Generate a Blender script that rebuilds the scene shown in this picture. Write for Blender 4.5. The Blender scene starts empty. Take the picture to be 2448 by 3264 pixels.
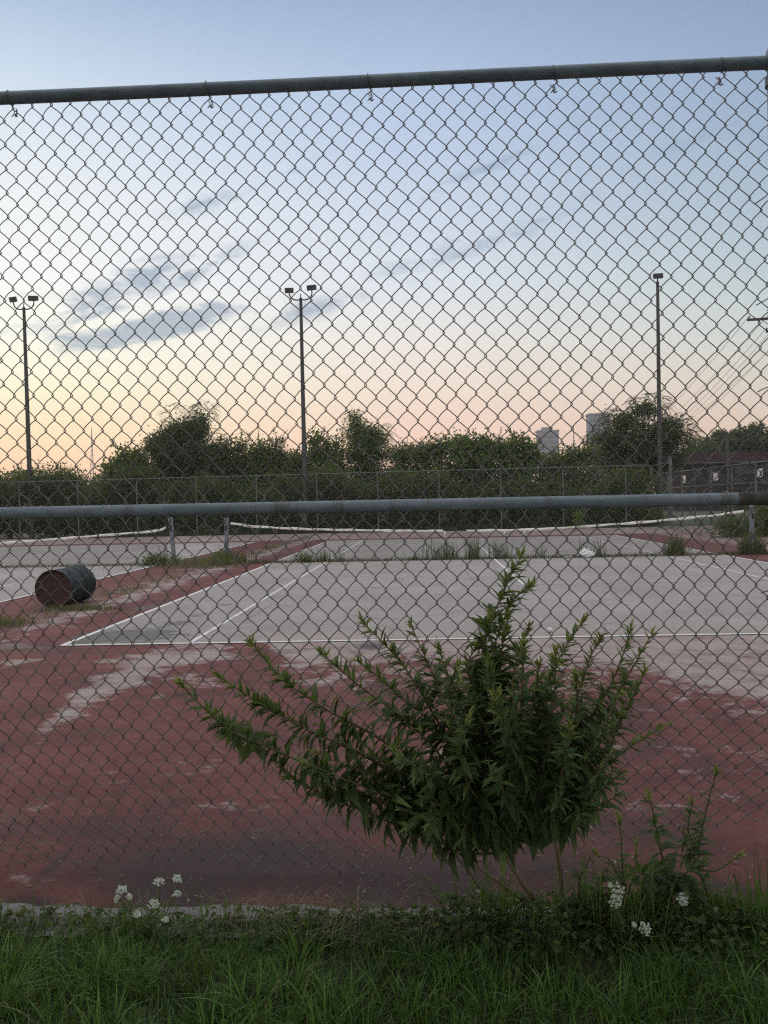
import bpy, math
import numpy as np
from mathutils import Matrix, Vector
rng = np.random.default_rng(11)
R_ = math.radians

# ------------------------------------------------------------------ camera
F_PX = 2730.0; CXP, CYP = 1224.0, 1632.0
CAM_H = 1.445
yaw, pitch, roll = R_(3.0), math.atan(31 / F_PX), 0.0215
F0 = np.array([-math.sin(yaw) * math.cos(pitch), math.cos(yaw) * math.cos(pitch), -math.sin(pitch)])
R0 = np.array([math.cos(yaw), math.sin(yaw), 0.0])
U0 = np.cross(R0, F0)
RV = math.cos(roll) * R0 - math.sin(roll) * U0
UV = math.cos(roll) * U0 + math.sin(roll) * R0
EYE = np.array([0, 0, CAM_H])
cam_d = bpy.data.cameras.new('camera'); cam = bpy.data.objects.new('camera', cam_d)
bpy.context.scene.collection.objects.link(cam)
cam_d.sensor_fit = 'VERTICAL'; cam_d.sensor_height = 36.0; cam_d.lens = F_PX / 3264 * 36
cam_d.clip_start = 0.05; cam_d.clip_end = 6000
M = Matrix(((RV[0], UV[0], -F0[0], EYE[0]), (RV[1], UV[1], -F0[1], EYE[1]), (RV[2], UV[2], -F0[2], EYE[2]), (0, 0, 0, 1)))
cam.matrix_world = M
bpy.context.scene.camera = cam

# ------------------------------------------------------------------ exposure
sc = bpy.context.scene
sc.view_settings.view_transform = 'Standard'; sc.view_settings.look = 'None'
sc.view_settings.exposure = 0.0; sc.view_settings.gamma = 1.0
sc.cycles.use_denoising = False
sc.cycles.pixel_filter_type = 'BLACKMAN_HARRIS'; sc.cycles.filter_width = 1.25
sc.cycles.max_bounces = 6; sc.cycles.transparent_max_bounces = 8

# ------------------------------------------------------------------ node helpers
def lin(c):
    return tuple(((v / 255) / 12.92 if v / 255 <= 0.04045 else ((v / 255 + 0.055) / 1.055) ** 2.4) for v in c)

class NT:
    def __init__(s, tree): s.t = tree; s.n = tree.nodes; s.l = tree.links
    def new(s, typ, **kw):
        n = s.n.new(typ)
        for k, v in kw.items(): setattr(n, k, v)
        return n
    def put(s, sock, v):
        if isinstance(v, bpy.types.NodeSocket): s.l.new(v, sock)
        elif v is not None: sock.default_value = v
    def math(s, op, a, b=None, c=None, clamp=False):
        n = s.new('ShaderNodeMath', operation=op, use_clamp=clamp)
        s.put(n.inputs[0], a); s.put(n.inputs[1], b)
        if c is not None: s.put(n.inputs[2], c)
        return n.outputs[0]
    def mix(s, f, a, b, mode='MIX'):
        n = s.new('ShaderNodeMix', data_type='RGBA', blend_type=mode)
        s.put(n.inputs[0], f)
        for i, v in ((6, a), (7, b)):
            if not isinstance(v, bpy.types.NodeSocket) and len(v) == 3: v = (*v, 1)
            s.put(n.inputs[i], v)
        return n.outputs[2]
    def ramp(s, f, stops, interp='LINEAR'):
        n = s.new('ShaderNodeValToRGB'); cr = n.color_ramp; cr.interpolation = interp
        while len(cr.elements) < len(stops): cr.elements.new(0.5)
        for e, (p, c) in zip(cr.elements, stops):
            e.position = p; e.color = (c, c, c, 1) if isinstance(c, (int, float)) else (*c, 1)
        s.put(n.inputs[0], f)
        return n.outputs[0]
    def noise(s, vec, scale, detail=4, rough=0.55, dist=0.0):
        n = s.new('ShaderNodeTexNoise'); s.put(n.inputs['Vector'], vec)
        n.inputs['Scale'].default_value = scale; n.inputs['Detail'].default_value = detail
        n.inputs['Roughness'].default_value = rough; n.inputs['Distortion'].default_value = dist
        return n.outputs[0]
    def mapping(s, vec, scale=(1, 1, 1), rot=(0, 0, 0), loc=(0, 0, 0)):
        n = s.new('ShaderNodeMapping'); s.put(n.inputs[0], vec)
        n.inputs['Scale'].default_value = scale; n.inputs['Rotation'].default_value = rot; n.inputs['Location'].default_value = loc
        return n.outputs[0]
    def sep(s, v):
        n = s.new('ShaderNodeSeparateXYZ'); s.put(n.inputs[0], v); return n.outputs

# ------------------------------------------------------------------ world
world = bpy.data.worlds.new("World"); sc.world = world; world.use_nodes = True
w = NT(world.node_tree); w.n.clear()
SUN_AZ = -30.0       # degrees left of +Y
def build_world():
    tc = w.new('ShaderNodeTexCoord').outputs['Generated']
    x, y, z = w.sep(tc)
    zc = w.math('MAXIMUM', z, 0.0)
    hor = w.math('SQRT', w.math('ADD', w.math('MULTIPLY', x, x), w.math('MULTIPLY', y, y)))
    sx = w.math('DIVIDE', x, w.math('MAXIMUM', hor, 0.001))
    def col(stops):
        return w.ramp(zc, [(p, lin(c)) for p, c in stops], 'LINEAR')
    # z = sin(elevation); frame top is z ~ 0.50
    zs = [0.0, 0.035, 0.08, 0.125, 0.18, 0.245, 0.31, 0.375, 0.43, 0.51, 1.0]
    L = [(240,180,154),(253,203,162),(255,228,180),(255,247,208),(255,254,236),(253,254,252),(248,252,252),(228,239,248),(205,222,240),(160,186,216),(150,172,202)]
    Cc = [(222,168,152),(236,187,167),(243,206,182),(243,222,203),(236,230,222),(224,231,238),(212,224,240),(194,211,235),(182,202,230),(150,176,208),(148,170,200)]
    Rr = [(196,158,146),(210,178,162),(214,192,172),(209,203,188),(196,206,203),(180,199,206),(166,187,205),(153,176,201),(143,167,197),(120,149,184),(140,162,194)]
    cl, cc, cr = (col(list(zip(zs, q))) for q in (L, Cc, Rr))
    f1 = w.math('DIVIDE', w.math('ADD', sx, 0.42), 0.40, clamp=True)
    f2 = w.math('DIVIDE', sx, 0.40, clamp=True)
    base = w.mix(f2, w.mix(f1, cl, cc), cr)
    # clouds: thin streaks rising to the right, as puffy bands; project on a plane
    cz = w.math('ADD', zc, 0.10)
    pxn = w.new('ShaderNodeCombineXYZ')
    w.put(pxn.inputs[0], w.math('DIVIDE', x, w.math('MAXIMUM', y, 0.05))); w.put(pxn.inputs[1], w.math('DIVIDE', z, w.math('MAXIMUM', y, 0.05)))
    uv = pxn.outputs[0]
    nz = w.noise(w.mapping(uv, (7, 20, 1), (0, 0, R_(-14))), 1.7, 10, 0.66, 0.5)
    nzs = w.noise(w.mapping(uv, (5, 10, 1), (0, 0, R_(-18))), 1.0, 3, 0.5, 0.2)
    def band(u0, v0, ang, lu, lv, amp):
        # soft oriented ellipse in the (u, v) sky plane
        m = w.mapping(uv, (1, 1, 1), (0, 0, 0), (-u0, -v0, 0))
        a, b, _ = w.sep(m)
        ca, sa = math.cos(R_(ang)), math.sin(R_(ang))
        p = w.math('ADD', w.math('MULTIPLY', a, ca / lu), w.math('MULTIPLY', b, sa / lu))
        q = w.math('ADD', w.math('MULTIPLY', a, -sa / lv), w.math('MULTIPLY', b, ca / lv))
        d = w.math('SQRT', w.math('ADD', w.math('MULTIPLY', p, p), w.math('MULTIPLY', q, q)))
        return w.math('MULTIPLY', w.math('SUBTRACT', 1.0, d, clamp=True), amp)
    def uvpx(px, py):
        d = F0 + (px - CXP) / F_PX * RV - (py - CYP) / F_PX * UV
        return d[0] / d[1], d[2] / d[1]
    bands = [(500, 1040, 9, .17, .024, 1.4), (350, 935, 24, .16, .036, .8), (270, 1080, 6, .10, .018, .9), (640, 860, 26, .12, .018, .6), (60, 1000, 8, .08, .05, .35),
             (640, 650, 14, .08, .018, .5), (830, 590, 24, .13, .014, .42), (1500, 780, 15, .17, .018, .75), (1560, 530, 24, .17, .014, .55),
             (980, 990, 12, .15, .022, .5), (2150, 480, 25, .2, .02, .35), (1250, 920, 10, .2, .02, .2)]
    tot = None
    for (px, py, an, lu, lv, am) in bands:
        u0, v0 = uvpx(px, py)
        b = band(u0, v0, an, lu, lv, am)
        tot = b if tot is None else w.math('MAXIMUM', tot, b)
    m = w.math('ADD', tot, w.math('MULTIPLY', w.math('SUBTRACT', nz, 0.52), 3.9))
    m = w.math('MULTIPLY', w.math('MULTIPLY', m, 1.35, clamp=True), w.math('MULTIPLY', tot, 2.2, clamp=True))
    m = w.math('MULTIPLY', m, 0.74)
    front = w.math('GREATER_THAN', y, 0.1)
    m = w.math('MULTIPLY', m, front)
    cloudc = w.mix(f1, lin((142, 166, 190)), lin((148, 170, 192)))
    gain = w.math('ADD', 1.0, w.math('MULTIPLY', w.math('SUBTRACT', 1.0, w.math('DIVIDE', zc, 0.30), clamp=True), 0.30))
    gv = w.new('ShaderNodeVectorMath', operation='SCALE'); w.put(gv.inputs[0], base); w.put(gv.inputs['Scale'], gain)
    sky_f = w.mix(m, gv.outputs[0], cloudc)
    ns = w.new('ShaderNodeTexSky', sky_type='NISHITA')
    ns.sun_disc = False; ns.sun_elevation = R_(2.0); ns.sun_rotation = R_(SUN_AZ)
    back = w.mix(0.0, ns.outputs[0], (0, 0, 0))
    bk = w.new('ShaderNodeMix', data_type='RGBA', blend_type='ADD')
    bk.inputs[0].default_value = 1.0
    sc_n = w.new('ShaderNodeVectorMath', operation='SCALE'); w.put(sc_n.inputs[0], ns.outputs[0]); sc_n.inputs['Scale'].default_value = 0.12
    w.put(bk.inputs[6], sc_n.outputs[0]); bk.inputs[7].default_value = (0.62, 0.64, 0.68, 1)
    fb = w.math('DIVIDE', w.math('ADD', y, 0.35), 0.7, clamp=True)
    allc = w.mix(fb, bk.outputs[2], sky_f)
    # overhead sky raised above the blue band to add light on the ground
    zen = w.math('DIVIDE', w.math('SUBTRACT', z, 0.55), 0.35, clamp=True)
    allc = w.mix(zen, allc, (ZEN[0], ZEN[1], ZEN[2]))
    bg = w.new('ShaderNodeBackground'); w.put(bg.inputs[0], allc); bg.inputs[1].default_value = 1.0
    out = w.new('ShaderNodeOutputWorld'); w.l.new(bg.outputs[0], out.inputs[0])
ZEN = (1.42, 1.42, 1.42)
build_world()

sun_d = bpy.data.lights.new('sun', 'SUN'); sun_d.energy = 0.5; sun_d.angle = R_(12); sun_d.color = (1.0, 0.72, 0.5)
sun = bpy.data.objects.new('sun', sun_d); sc.collection.objects.link(sun)
sd = Vector((math.sin(R_(SUN_AZ)) * math.cos(R_(3)), math.cos(R_(SUN_AZ)) * math.cos(R_(3)), math.sin(R_(3))))
sun.rotation_euler = sd.to_track_quat('Z', 'Y').to_euler()

# ------------------------------------------------------------------ geometry helpers
def ray(px, py):
    return F0 + (px - CXP) / F_PX * RV - (py - CYP) / F_PX * UV
def at(px, py, Y):
    d = ray(px, py); return EYE + d * (Y / d[1])
def ground(px, py, z=0.0):
    d = ray(px, py); return EYE + d * ((z - CAM_H) / d[2])
def to_px(P):
    P = np.asarray(P, float) - EYE
    d = P @ F0
    return CXP + F_PX * (P @ RV) / d, CYP - F_PX * (P @ UV) / d

class MB:
    """collects arrays of verts and faces, builds ONE mesh object"""
    def __init__(s): s.v = []; s.f = []; s.n = 0; s.tint = []; s.mi = []
    def add(s, v, f, tint=0.5, mi=0):
        v = np.asarray(v, float); f = np.asarray(f, int)
        s.v.append(v); s.f.append(f + s.n); s.n += len(v)
        s.tint.append(np.broadcast_to(np.asarray(tint, float), (len(v),)).copy())
        s.mi.append(np.full(len(f), mi)); return s
    def tube(s, pts, r, k=8, cap=True, tint=0.5, mi=0):
        pts = np.asarray(pts, float); n = len(pts)
        r = np.broadcast_to(np.asarray(r, float), (n,))
        t = np.gradient(pts, axis=0); t /= np.linalg.norm(t, axis=1)[:, None] + 1e-12
        ref = np.array([0, 0, 1.0]) if abs(t[0][2]) < 0.9 else np.array([1.0, 0, 0])
        a = np.cross(t, ref); a /= np.linalg.norm(a, axis=1)[:, None] + 1e-12
        b = np.cross(t, a)
        th = np.arange(k) * 2 * math.pi / k
        V = pts[:, None] + r[:, None, None] * (np.cos(th)[None, :, None] * a[:, None] + np.sin(th)[None, :, None] * b[:, None])
        V = V.reshape(-1, 3)
        i = np.arange(n - 1)[:, None] * k; j = np.arange(k)[None]; j2 = (j + 1) % k
        q = np.stack([i + j, i + j2, i + k + j2, i + k + j], -1).reshape(-1, 4)
        s.add(V, q, tint, mi)
        if cap:
            for e, rev in ((0, False), (n - 1, True)):
                idx = np.arange(k) + e * k
                c = np.vstack([V[idx], pts[e]])
                ff = [[kk, (kk + 1) % k, k, k] for kk in range(k)]
                if rev: ff = [[a_[1], a_[0], a_[2], a_[3]] for a_ in ff]
                s.add(c, np.array(ff), tint, mi)
        return s
    def box(s, c, h, R=None, tint=0.5, mi=0):
        c = np.asarray(c, float); h = np.asarray(h, float)
        o = np.array([[x, y, z] for x in (-1, 1) for y in (-1, 1) for z in (-1, 1)], float) * h
        if R is not None: o = o @ np.asarray(R).T
        f = [[0, 1, 3, 2], [4, 6, 7, 5], [0, 4, 5, 1], [2, 3, 7, 6], [0, 2, 6, 4], [1, 5, 7, 3]]
        return s.add(o + c, f, tint, mi)
    def build(s, name, mat, parent=None, smooth=False, bevel=0.0):
        V = np.concatenate(s.v); F = np.concatenate(s.f); MI = np.concatenate(s.mi)
        tri = F[:, 2] == F[:, 3]
        me = bpy.data.meshes.new(name)
        me.vertices.add(len(V)); me.vertices.foreach_set('co', V.ravel())
        cnt = np.where(tri, 3, 4); tot = int(cnt.sum())
        me.loops.add(tot); me.polygons.add(len(F))
        mask = np.ones(F.shape, bool); mask[tri, 3] = False
        me.loops.foreach_set('vertex_index', F[mask])
        st = np.concatenate([[0], np.cumsum(cnt)[:-1]])
        me.polygons.foreach_set('loop_start', st)
        me.polygons.foreach_set('material_index', MI)
        me.polygons.foreach_set('use_smooth', np.full(len(F), smooth))
        at_ = me.attributes.new('tint', 'FLOAT', 'POINT'); at_.data.foreach_set('value', np.concatenate(s.tint))
        me.update(calc_edges=True); me.validate()
        for mm in (mat if isinstance(mat, (list, tuple)) else [mat]): me.materials.append(mm)
        o = bpy.data.objects.new(name, me); sc.collection.objects.link(o)
        if parent is not None:
            o.parent = parent
            o.matrix_parent_inverse = parent.matrix_basis.inverted() if parent.type == 'EMPTY' or parent.parent is None else Matrix()
        if bevel > 0:
            bm = o.modifiers.new('b', 'BEVEL'); bm.width = bevel; bm.segments = 2; bm.limit_method = 'ANGLE'
        return o

def tag(o, label=None, cat=None, group=None, kind=None):
    if label: o['label'] = label
    if cat: o['category'] = cat
    if group: o['group'] = group
    if kind: o['kind'] = kind
    return o
def thing(name, label, cat, loc, group=None):
    o = bpy.data.objects.new(name, None); o.empty_display_size = 0.2
    o.location = tuple(float(q) for q in loc); sc.collection.objects.link(o)
    return tag(o, label, cat, group)
def unit(v): v = np.asarray(v, float); return v / (np.linalg.norm(v, axis=-1, keepdims=True) + 1e-12)
def catmull(P, n=8):
    P = np.asarray(P, float); Q = np.vstack([2 * P[0] - P[1], P, 2 * P[-1] - P[-2]]); out = []
    for i in range(1, len(Q) - 2):
        for t in np.linspace(0, 1, n, endpoint=False):
            a, b, c, d = Q[i - 1], Q[i], Q[i + 1], Q[i + 2]
            out.append(0.5 * (2 * b + (c - a) * t + (2 * a - 5 * b + 4 * c - d) * t * t + (3 * b - a - 3 * c + d) * t ** 3))
    out.append(P[-1]); return np.array(out)

# ------------------------------------------------------------------ materials
MATS = {}
def mat(name, fn):
    if name in MATS: return MATS[name]
    m = bpy.data.materials.new(name); m.use_nodes = True
    t = NT(m.node_tree); t.n.clear()
    out = t.new('ShaderNodeOutputMaterial'); sh = fn(t)
    t.l.new(sh, out.inputs[0]); MATS[name] = m; return m
def principled(t, col, rough=0.8, metal=0.0, bump=None, bstr=0.3, bdist=0.01, spec=0.4):
    p = t.new('ShaderNodeBsdfPrincipled')
    if not isinstance(col, bpy.types.NodeSocket): col = (*col, 1)
    t.put(p.inputs['Base Color'], col); t.put(p.inputs['Roughness'], rough); t.put(p.inputs['Metallic'], metal)
    p.inputs['Specular IOR Level'].default_value = spec
    if bump is not None:
        b = t.new('ShaderNodeBump'); t.put(b.inputs['Height'], bump); b.inputs['Strength'].default_value = bstr; b.inputs['Distance'].default_value = bdist
        t.l.new(b.outputs[0], p.inputs['Normal'])
    return p.outputs[0]
def pos(t): return t.new('ShaderNodeNewGeometry').outputs['Position']
def attr(t, n):
    a = t.new('ShaderNodeAttribute'); a.attribute_name = n; return a.outputs['Fac']

def simple(name, c1, c2, scale=8, rough=0.7, metal=0.0, bstr=0.2, spec=0.4, lo=0.35, hi=0.65):
    def fn(t):
        n = t.noise(pos(t), scale, 6, 0.6)
        c = t.ramp(n, [(lo, c1), (hi, c2)])
        return principled(t, c, rough, metal, n, bstr, 0.005, spec)
    return mat(name, fn)
def leafmat(name, stops, trans=0.35, rough=0.5):
    """leaf colour runs along the per-leaf random 'tint'; light passes through"""
    def fn(t):
        n = t.noise(pos(t), 30, 2)
        v = t.math('ADD', attr(t, 'tint'), t.math('MULTIPLY', t.math('SUBTRACT', n, 0.5), 0.25), clamp=True)
        c = t.ramp(v, stops)
        p = principled(t, c, rough, 0, spec=0.3)
        tr = t.new('ShaderNodeBsdfTranslucent'); t.l.new(t.mix(0.4, c, (0.35, 0.45, 0.05)), tr.inputs[0])
        c2 = t.new('ShaderNodeVectorMath', operation='SCALE'); 
        mx = t.new('ShaderNodeMixShader'); mx.inputs[0].default_value = trans
        t.l.new(p, mx.inputs[1]); t.l.new(tr.outputs[0], mx.inputs[2]); t.n.remove(c2)
        return mx.outputs[0]
    return mat(name, fn)

galv = simple('galvanised_steel', (0.13, 0.15, 0.17), (0.24, 0.26, 0.29), 25, 0.55, 0.35)
wire_m = simple('weathered_wire', (0.11, 0.10, 0.095), (0.26, 0.245, 0.23), 11, 0.5, 0.35)
rail_top_m = simple('dull_top_rail_steel', (0.20, 0.26, 0.33), (0.29, 0.36, 0.44), 14, 0.65, 0.0)
def pipe_fn(t):
    P = pos(t)
    n = t.noise(t.mapping(P, (1, 6, 6)), 9, 7, 0.65); n2 = t.noise(P, 120, 3, 0.6); n3 = t.noise(t.mapping(P, (1, .2, .2)), 14, 3)
    c = t.ramp(n, [(0.3, (0.19, 0.235, 0.28)), (0.7, (0.31, 0.365, 0.42))])
    c = t.mix(t.ramp(n2, [(0.58, 0), (0.7, 0.5)]), c, (0.12, 0.12, 0.12))
    c = t.mix(t.ramp(n3, [(0.58, 0), (0.66, 0.6)]), c, (0.15, 0.13, 0.11))
    return principled(t, c, 0.6, 0.0, n2, 0.25, 0.002, 0.3)
pipe_m = mat('galvanised_pipe', pipe_fn)
rust_m = simple('rusty_steel', (0.03, 0.015, 0.012), (0.065, 0.03, 0.024), 9, 0.85, 0.0)
brown_m = simple('rusty_brown_sleeve', (0.07, 0.062, 0.055), (0.14, 0.125, 0.11), 30, 0.8, 0.0)
pole_m = simple('dark_painted_pole', (0.045, 0.043, 0.042), (0.075, 0.07, 0.066), 2, 0.7, 0.0)
white_tape = simple('dirty_white_tape', (0.42, 0.38, 0.32), (0.72, 0.68, 0.6), 5, 0.9, 0, lo=.3, hi=.55)
net_m = simple('black_net_cord', (0.015, 0.015, 0.014), (0.035, 0.035, 0.03), 3, 0.9)
white_petal = leafmat('white_petals', [(0, (0.75, 0.8, 0.7)), (1, (0.92, 0.94, 0.88))], 0.2)
stem_m = leafmat('green_stem', [(0, (0.07, 0.09, 0.03)), (1, (0.17, 0.19, 0.08))], 0.0)
stem_brown = leafmat('woody_stem', [(0, (0.13, 0.09, 0.05)), (1, (0.26, 0.2, 0.12))], 0.0)
plastic_m = simple('white_plastic', (0.6, 0.6, 0.6), (0.8, 0.8, 0.8), 8, 0.5)
bark_m = simple('bark', (0.035, 0.028, 0.02), (0.08, 0.065, 0.05), 12, 0.95)
dry_m = leafmat('dry_straw', [(0, (0.16, 0.12, 0.07)), (1, (0.42, 0.34, 0.22))], 0.2)

GREEN_BG = [(0, (0.045, 0.056, 0.02)), (0.5, (0.075, 0.095, 0.035)), (1, (0.12, 0.15, 0.055))]
leaf_bg = leafmat('tree_leaves', GREEN_BG, 0.4)
leaf_bg2 = leafmat('bright_shrub_leaves', [(0, (0.045, 0.062, 0.022)), (0.5, (0.085, 0.12, 0.04)), (1, (0.16, 0.20, 0.07))], 0.42)
leaf_dark = leafmat('dark_tree_leaves', [(0, (0.04, 0.05, 0.022)), (0.5, (0.065, 0.08, 0.032)), (1, (0.10, 0.125, 0.05))], 0.25)
leaf_prim = leafmat('primrose_leaves', [(0, (0.05, 0.075, 0.03)), (0.5, (0.085, 0.135, 0.05)), (0.85, (0.14, 0.21, 0.07)), (1, (0.24, 0.31, 0.10))], 0.38, 0.6)
leaf_bud = leafmat('pale_buds', [(0, (0.16, 0.22, 0.05)), (0.6, (0.32, 0.36, 0.10)), (1, (0.5, 0.45, 0.18))], 0.35)
grass_m = leafmat('grass_blades', [(0, (0.035, 0.07, 0.02)), (0.5, (0.075, 0.17, 0.035)), (0.88, (0.15, 0.29, 0.06)), (0.94, (0.2, 0.17, 0.09)), (1, (0.3, 0.25, 0.15))], 0.3, 0.45)

# ------------------------------------------------------------------ court measurements (world, metres)
YF = 3.00                                   # near fence line
pc = ground(193, 2052)
YB = ground(1224, 2031)[1]                  # near baseline
YN = YB + 11.885; YE = YB + 23.77
XL = ground(193, 2050)[0]
# left doubles line from two readings
XL = float(np.mean([ground(193, 2052)[0], ground(871, 1796)[0]]))
XR = XL + 10.97
XR2 = float(np.mean([ground(0, 1921)[0], ground(437, 1818)[0]]))   # right edge of the court on the left
YBACK = 41.5
print('court', YB, YN, YE, XL, XR, XR2)

# ------------------------------------------------------------------ ground
def grid(x0, x1, y0, y1, step, z, fields):
    nx, ny = int(round((x1 - x0) / step)) + 1, int(round((y1 - y0) / step)) + 1
    X, Y = np.meshgrid(np.linspace(x0, x1, nx), np.linspace(y0, y1, ny))
    V = np.stack([X.ravel(), Y.ravel(), np.full(X.size, z)], 1)
    i = (np.arange(ny - 1)[:, None] * nx + np.arange(nx - 1)[None]).ravel()
    F = np.stack([i, i + 1, i + nx + 1, i + nx], 1)
    return V, F
def smooth(a, lo, hi): t = np.clip((a - lo) / (hi - lo), 0, 1); return t * t * (3 - 2 * t)

def wear_and_shade_fields(V):
    """worn (paint gone to grey) map, and dark map mixing stains with painted near-fence shade, as world positions read off through the tracing helper"""
    px, py = to_px(np.c_[V[:, :2], np.zeros(len(V))])
    wr = np.zeros(len(V)); dt = np.zeros(len(V)); gr = np.zeros(len(V))
    def ell(cx, cy, rx, ry, a, ang=0):
        c, s_ = math.cos(R_(ang)), math.sin(R_(ang)); dx, dy = px - cx, py - cy
        u = (dx * c + dy * s_) / rx; v = (-dx * s_ + dy * c) / ry
        return a * np.clip(1.25 - np.sqrt(u * u + v * v), 0, 1)
    # grey sweep right of the middle, behind the baseline
    xb = np.array([-4000, 830, 900, 960, 1150, 1400, 1650, 1850, 2000, 2150, 2300, 2448, 4000])
    yb = np.array([2030, 2030, 2120, 2150, 2135, 2120, 2150, 2140, 2150, 2180, 2215, 2265, 2330])
    yb_ = np.interp(px, xb, yb)
    near_ = V[:, 1] < YB + .4
    wr = np.maximum(wr, np.where((px > 700) & near_, smooth(yb_ + 45 - py, 0, 110), 0))
    wr = np.maximum(wr, np.where((px > 1000) & near_, 0.50 * smooth(yb_ + 130 - py, 0, 120), 0))
    for e in [(560, 2095, 260, 40, 1.1, -6), (420, 2150, 240, 56, 1.05, -24), (270, 2225, 180, 46, .85, -38), (180, 2300, 130, 36, .6, -40), (620, 2170, 160, 30, .6, 0), (1050, 2180, 220, 40, .55, 0), (510, 2215, 60, 14, .9, -8),
              (640, 2440, 320, 100, .30, -5), (300, 2480, 320, 90, .28, 0), (2330, 2470, 300, 100, .38, 6), (2100, 2400, 280, 80, .30, 0), (1300, 2420, 400, 70, .38, 0),
              (120, 2560, 260, 70, .28, 0), (110, 2835, 190, 65, .42, 0), (900, 2560, 360, 60, .36, 0), (2150, 2560, 190, 45, .38, 0), (60, 2060, 120, 16, .8, 0), (60, 2110, 160, 14, .6, -5)]:
        wr = np.maximum(wr, ell(*e))
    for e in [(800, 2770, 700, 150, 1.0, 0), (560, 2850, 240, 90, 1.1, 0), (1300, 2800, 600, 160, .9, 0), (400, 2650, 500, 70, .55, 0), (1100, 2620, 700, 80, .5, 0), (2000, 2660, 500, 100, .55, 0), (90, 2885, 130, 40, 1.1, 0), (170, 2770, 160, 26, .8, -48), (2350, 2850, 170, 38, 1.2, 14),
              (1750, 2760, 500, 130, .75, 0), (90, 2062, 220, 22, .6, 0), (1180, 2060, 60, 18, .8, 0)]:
        dt = np.maximum(dt, ell(*e))  # dark stains plus shade near the fence, painted into the court colour
    for e in [(410, 2028, 190, 26, 1.25, -3), (560, 1990, 90, 12, .7, -8), (470, 1935, 90, 10, .6, -10), (640, 1960, 60, 8, .6, -10), (300, 2040, 120, 14, 1.0, -6), (720, 1930, 60, 9, .5, 0)]:
        gr = np.maximum(gr, ell(*e))
    # strip of worn grey between the two courts
    cx = (XL + XR2) / 2
    strip = np.clip(1.25 - np.abs(V[:, 0] - (XL - 0.95)) / 0.45, 0, 1) * 0.72 * (V[:, 1] > 8.8)
    strip = np.maximum(strip, .5 * np.clip(1.25 - np.abs(V[:, 0] - cx) / 0.5, 0, 1) * (V[:, 1] > 9.5))
    wr = np.maximum(wr, strip * smooth(V[:, 1], 8, 11))
    # beyond the far baseline most of the red is gone
    rt = (V[:, 0] > XR + 1.6) & (V[:, 1] > YB); wr = np.maximum(wr, rt * .62)
    far = smooth(V[:, 1], YE + 0.9, YE + 1.6) * 0.85
    wr = np.maximum(wr, far)
    return wr, dt, gr

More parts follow.
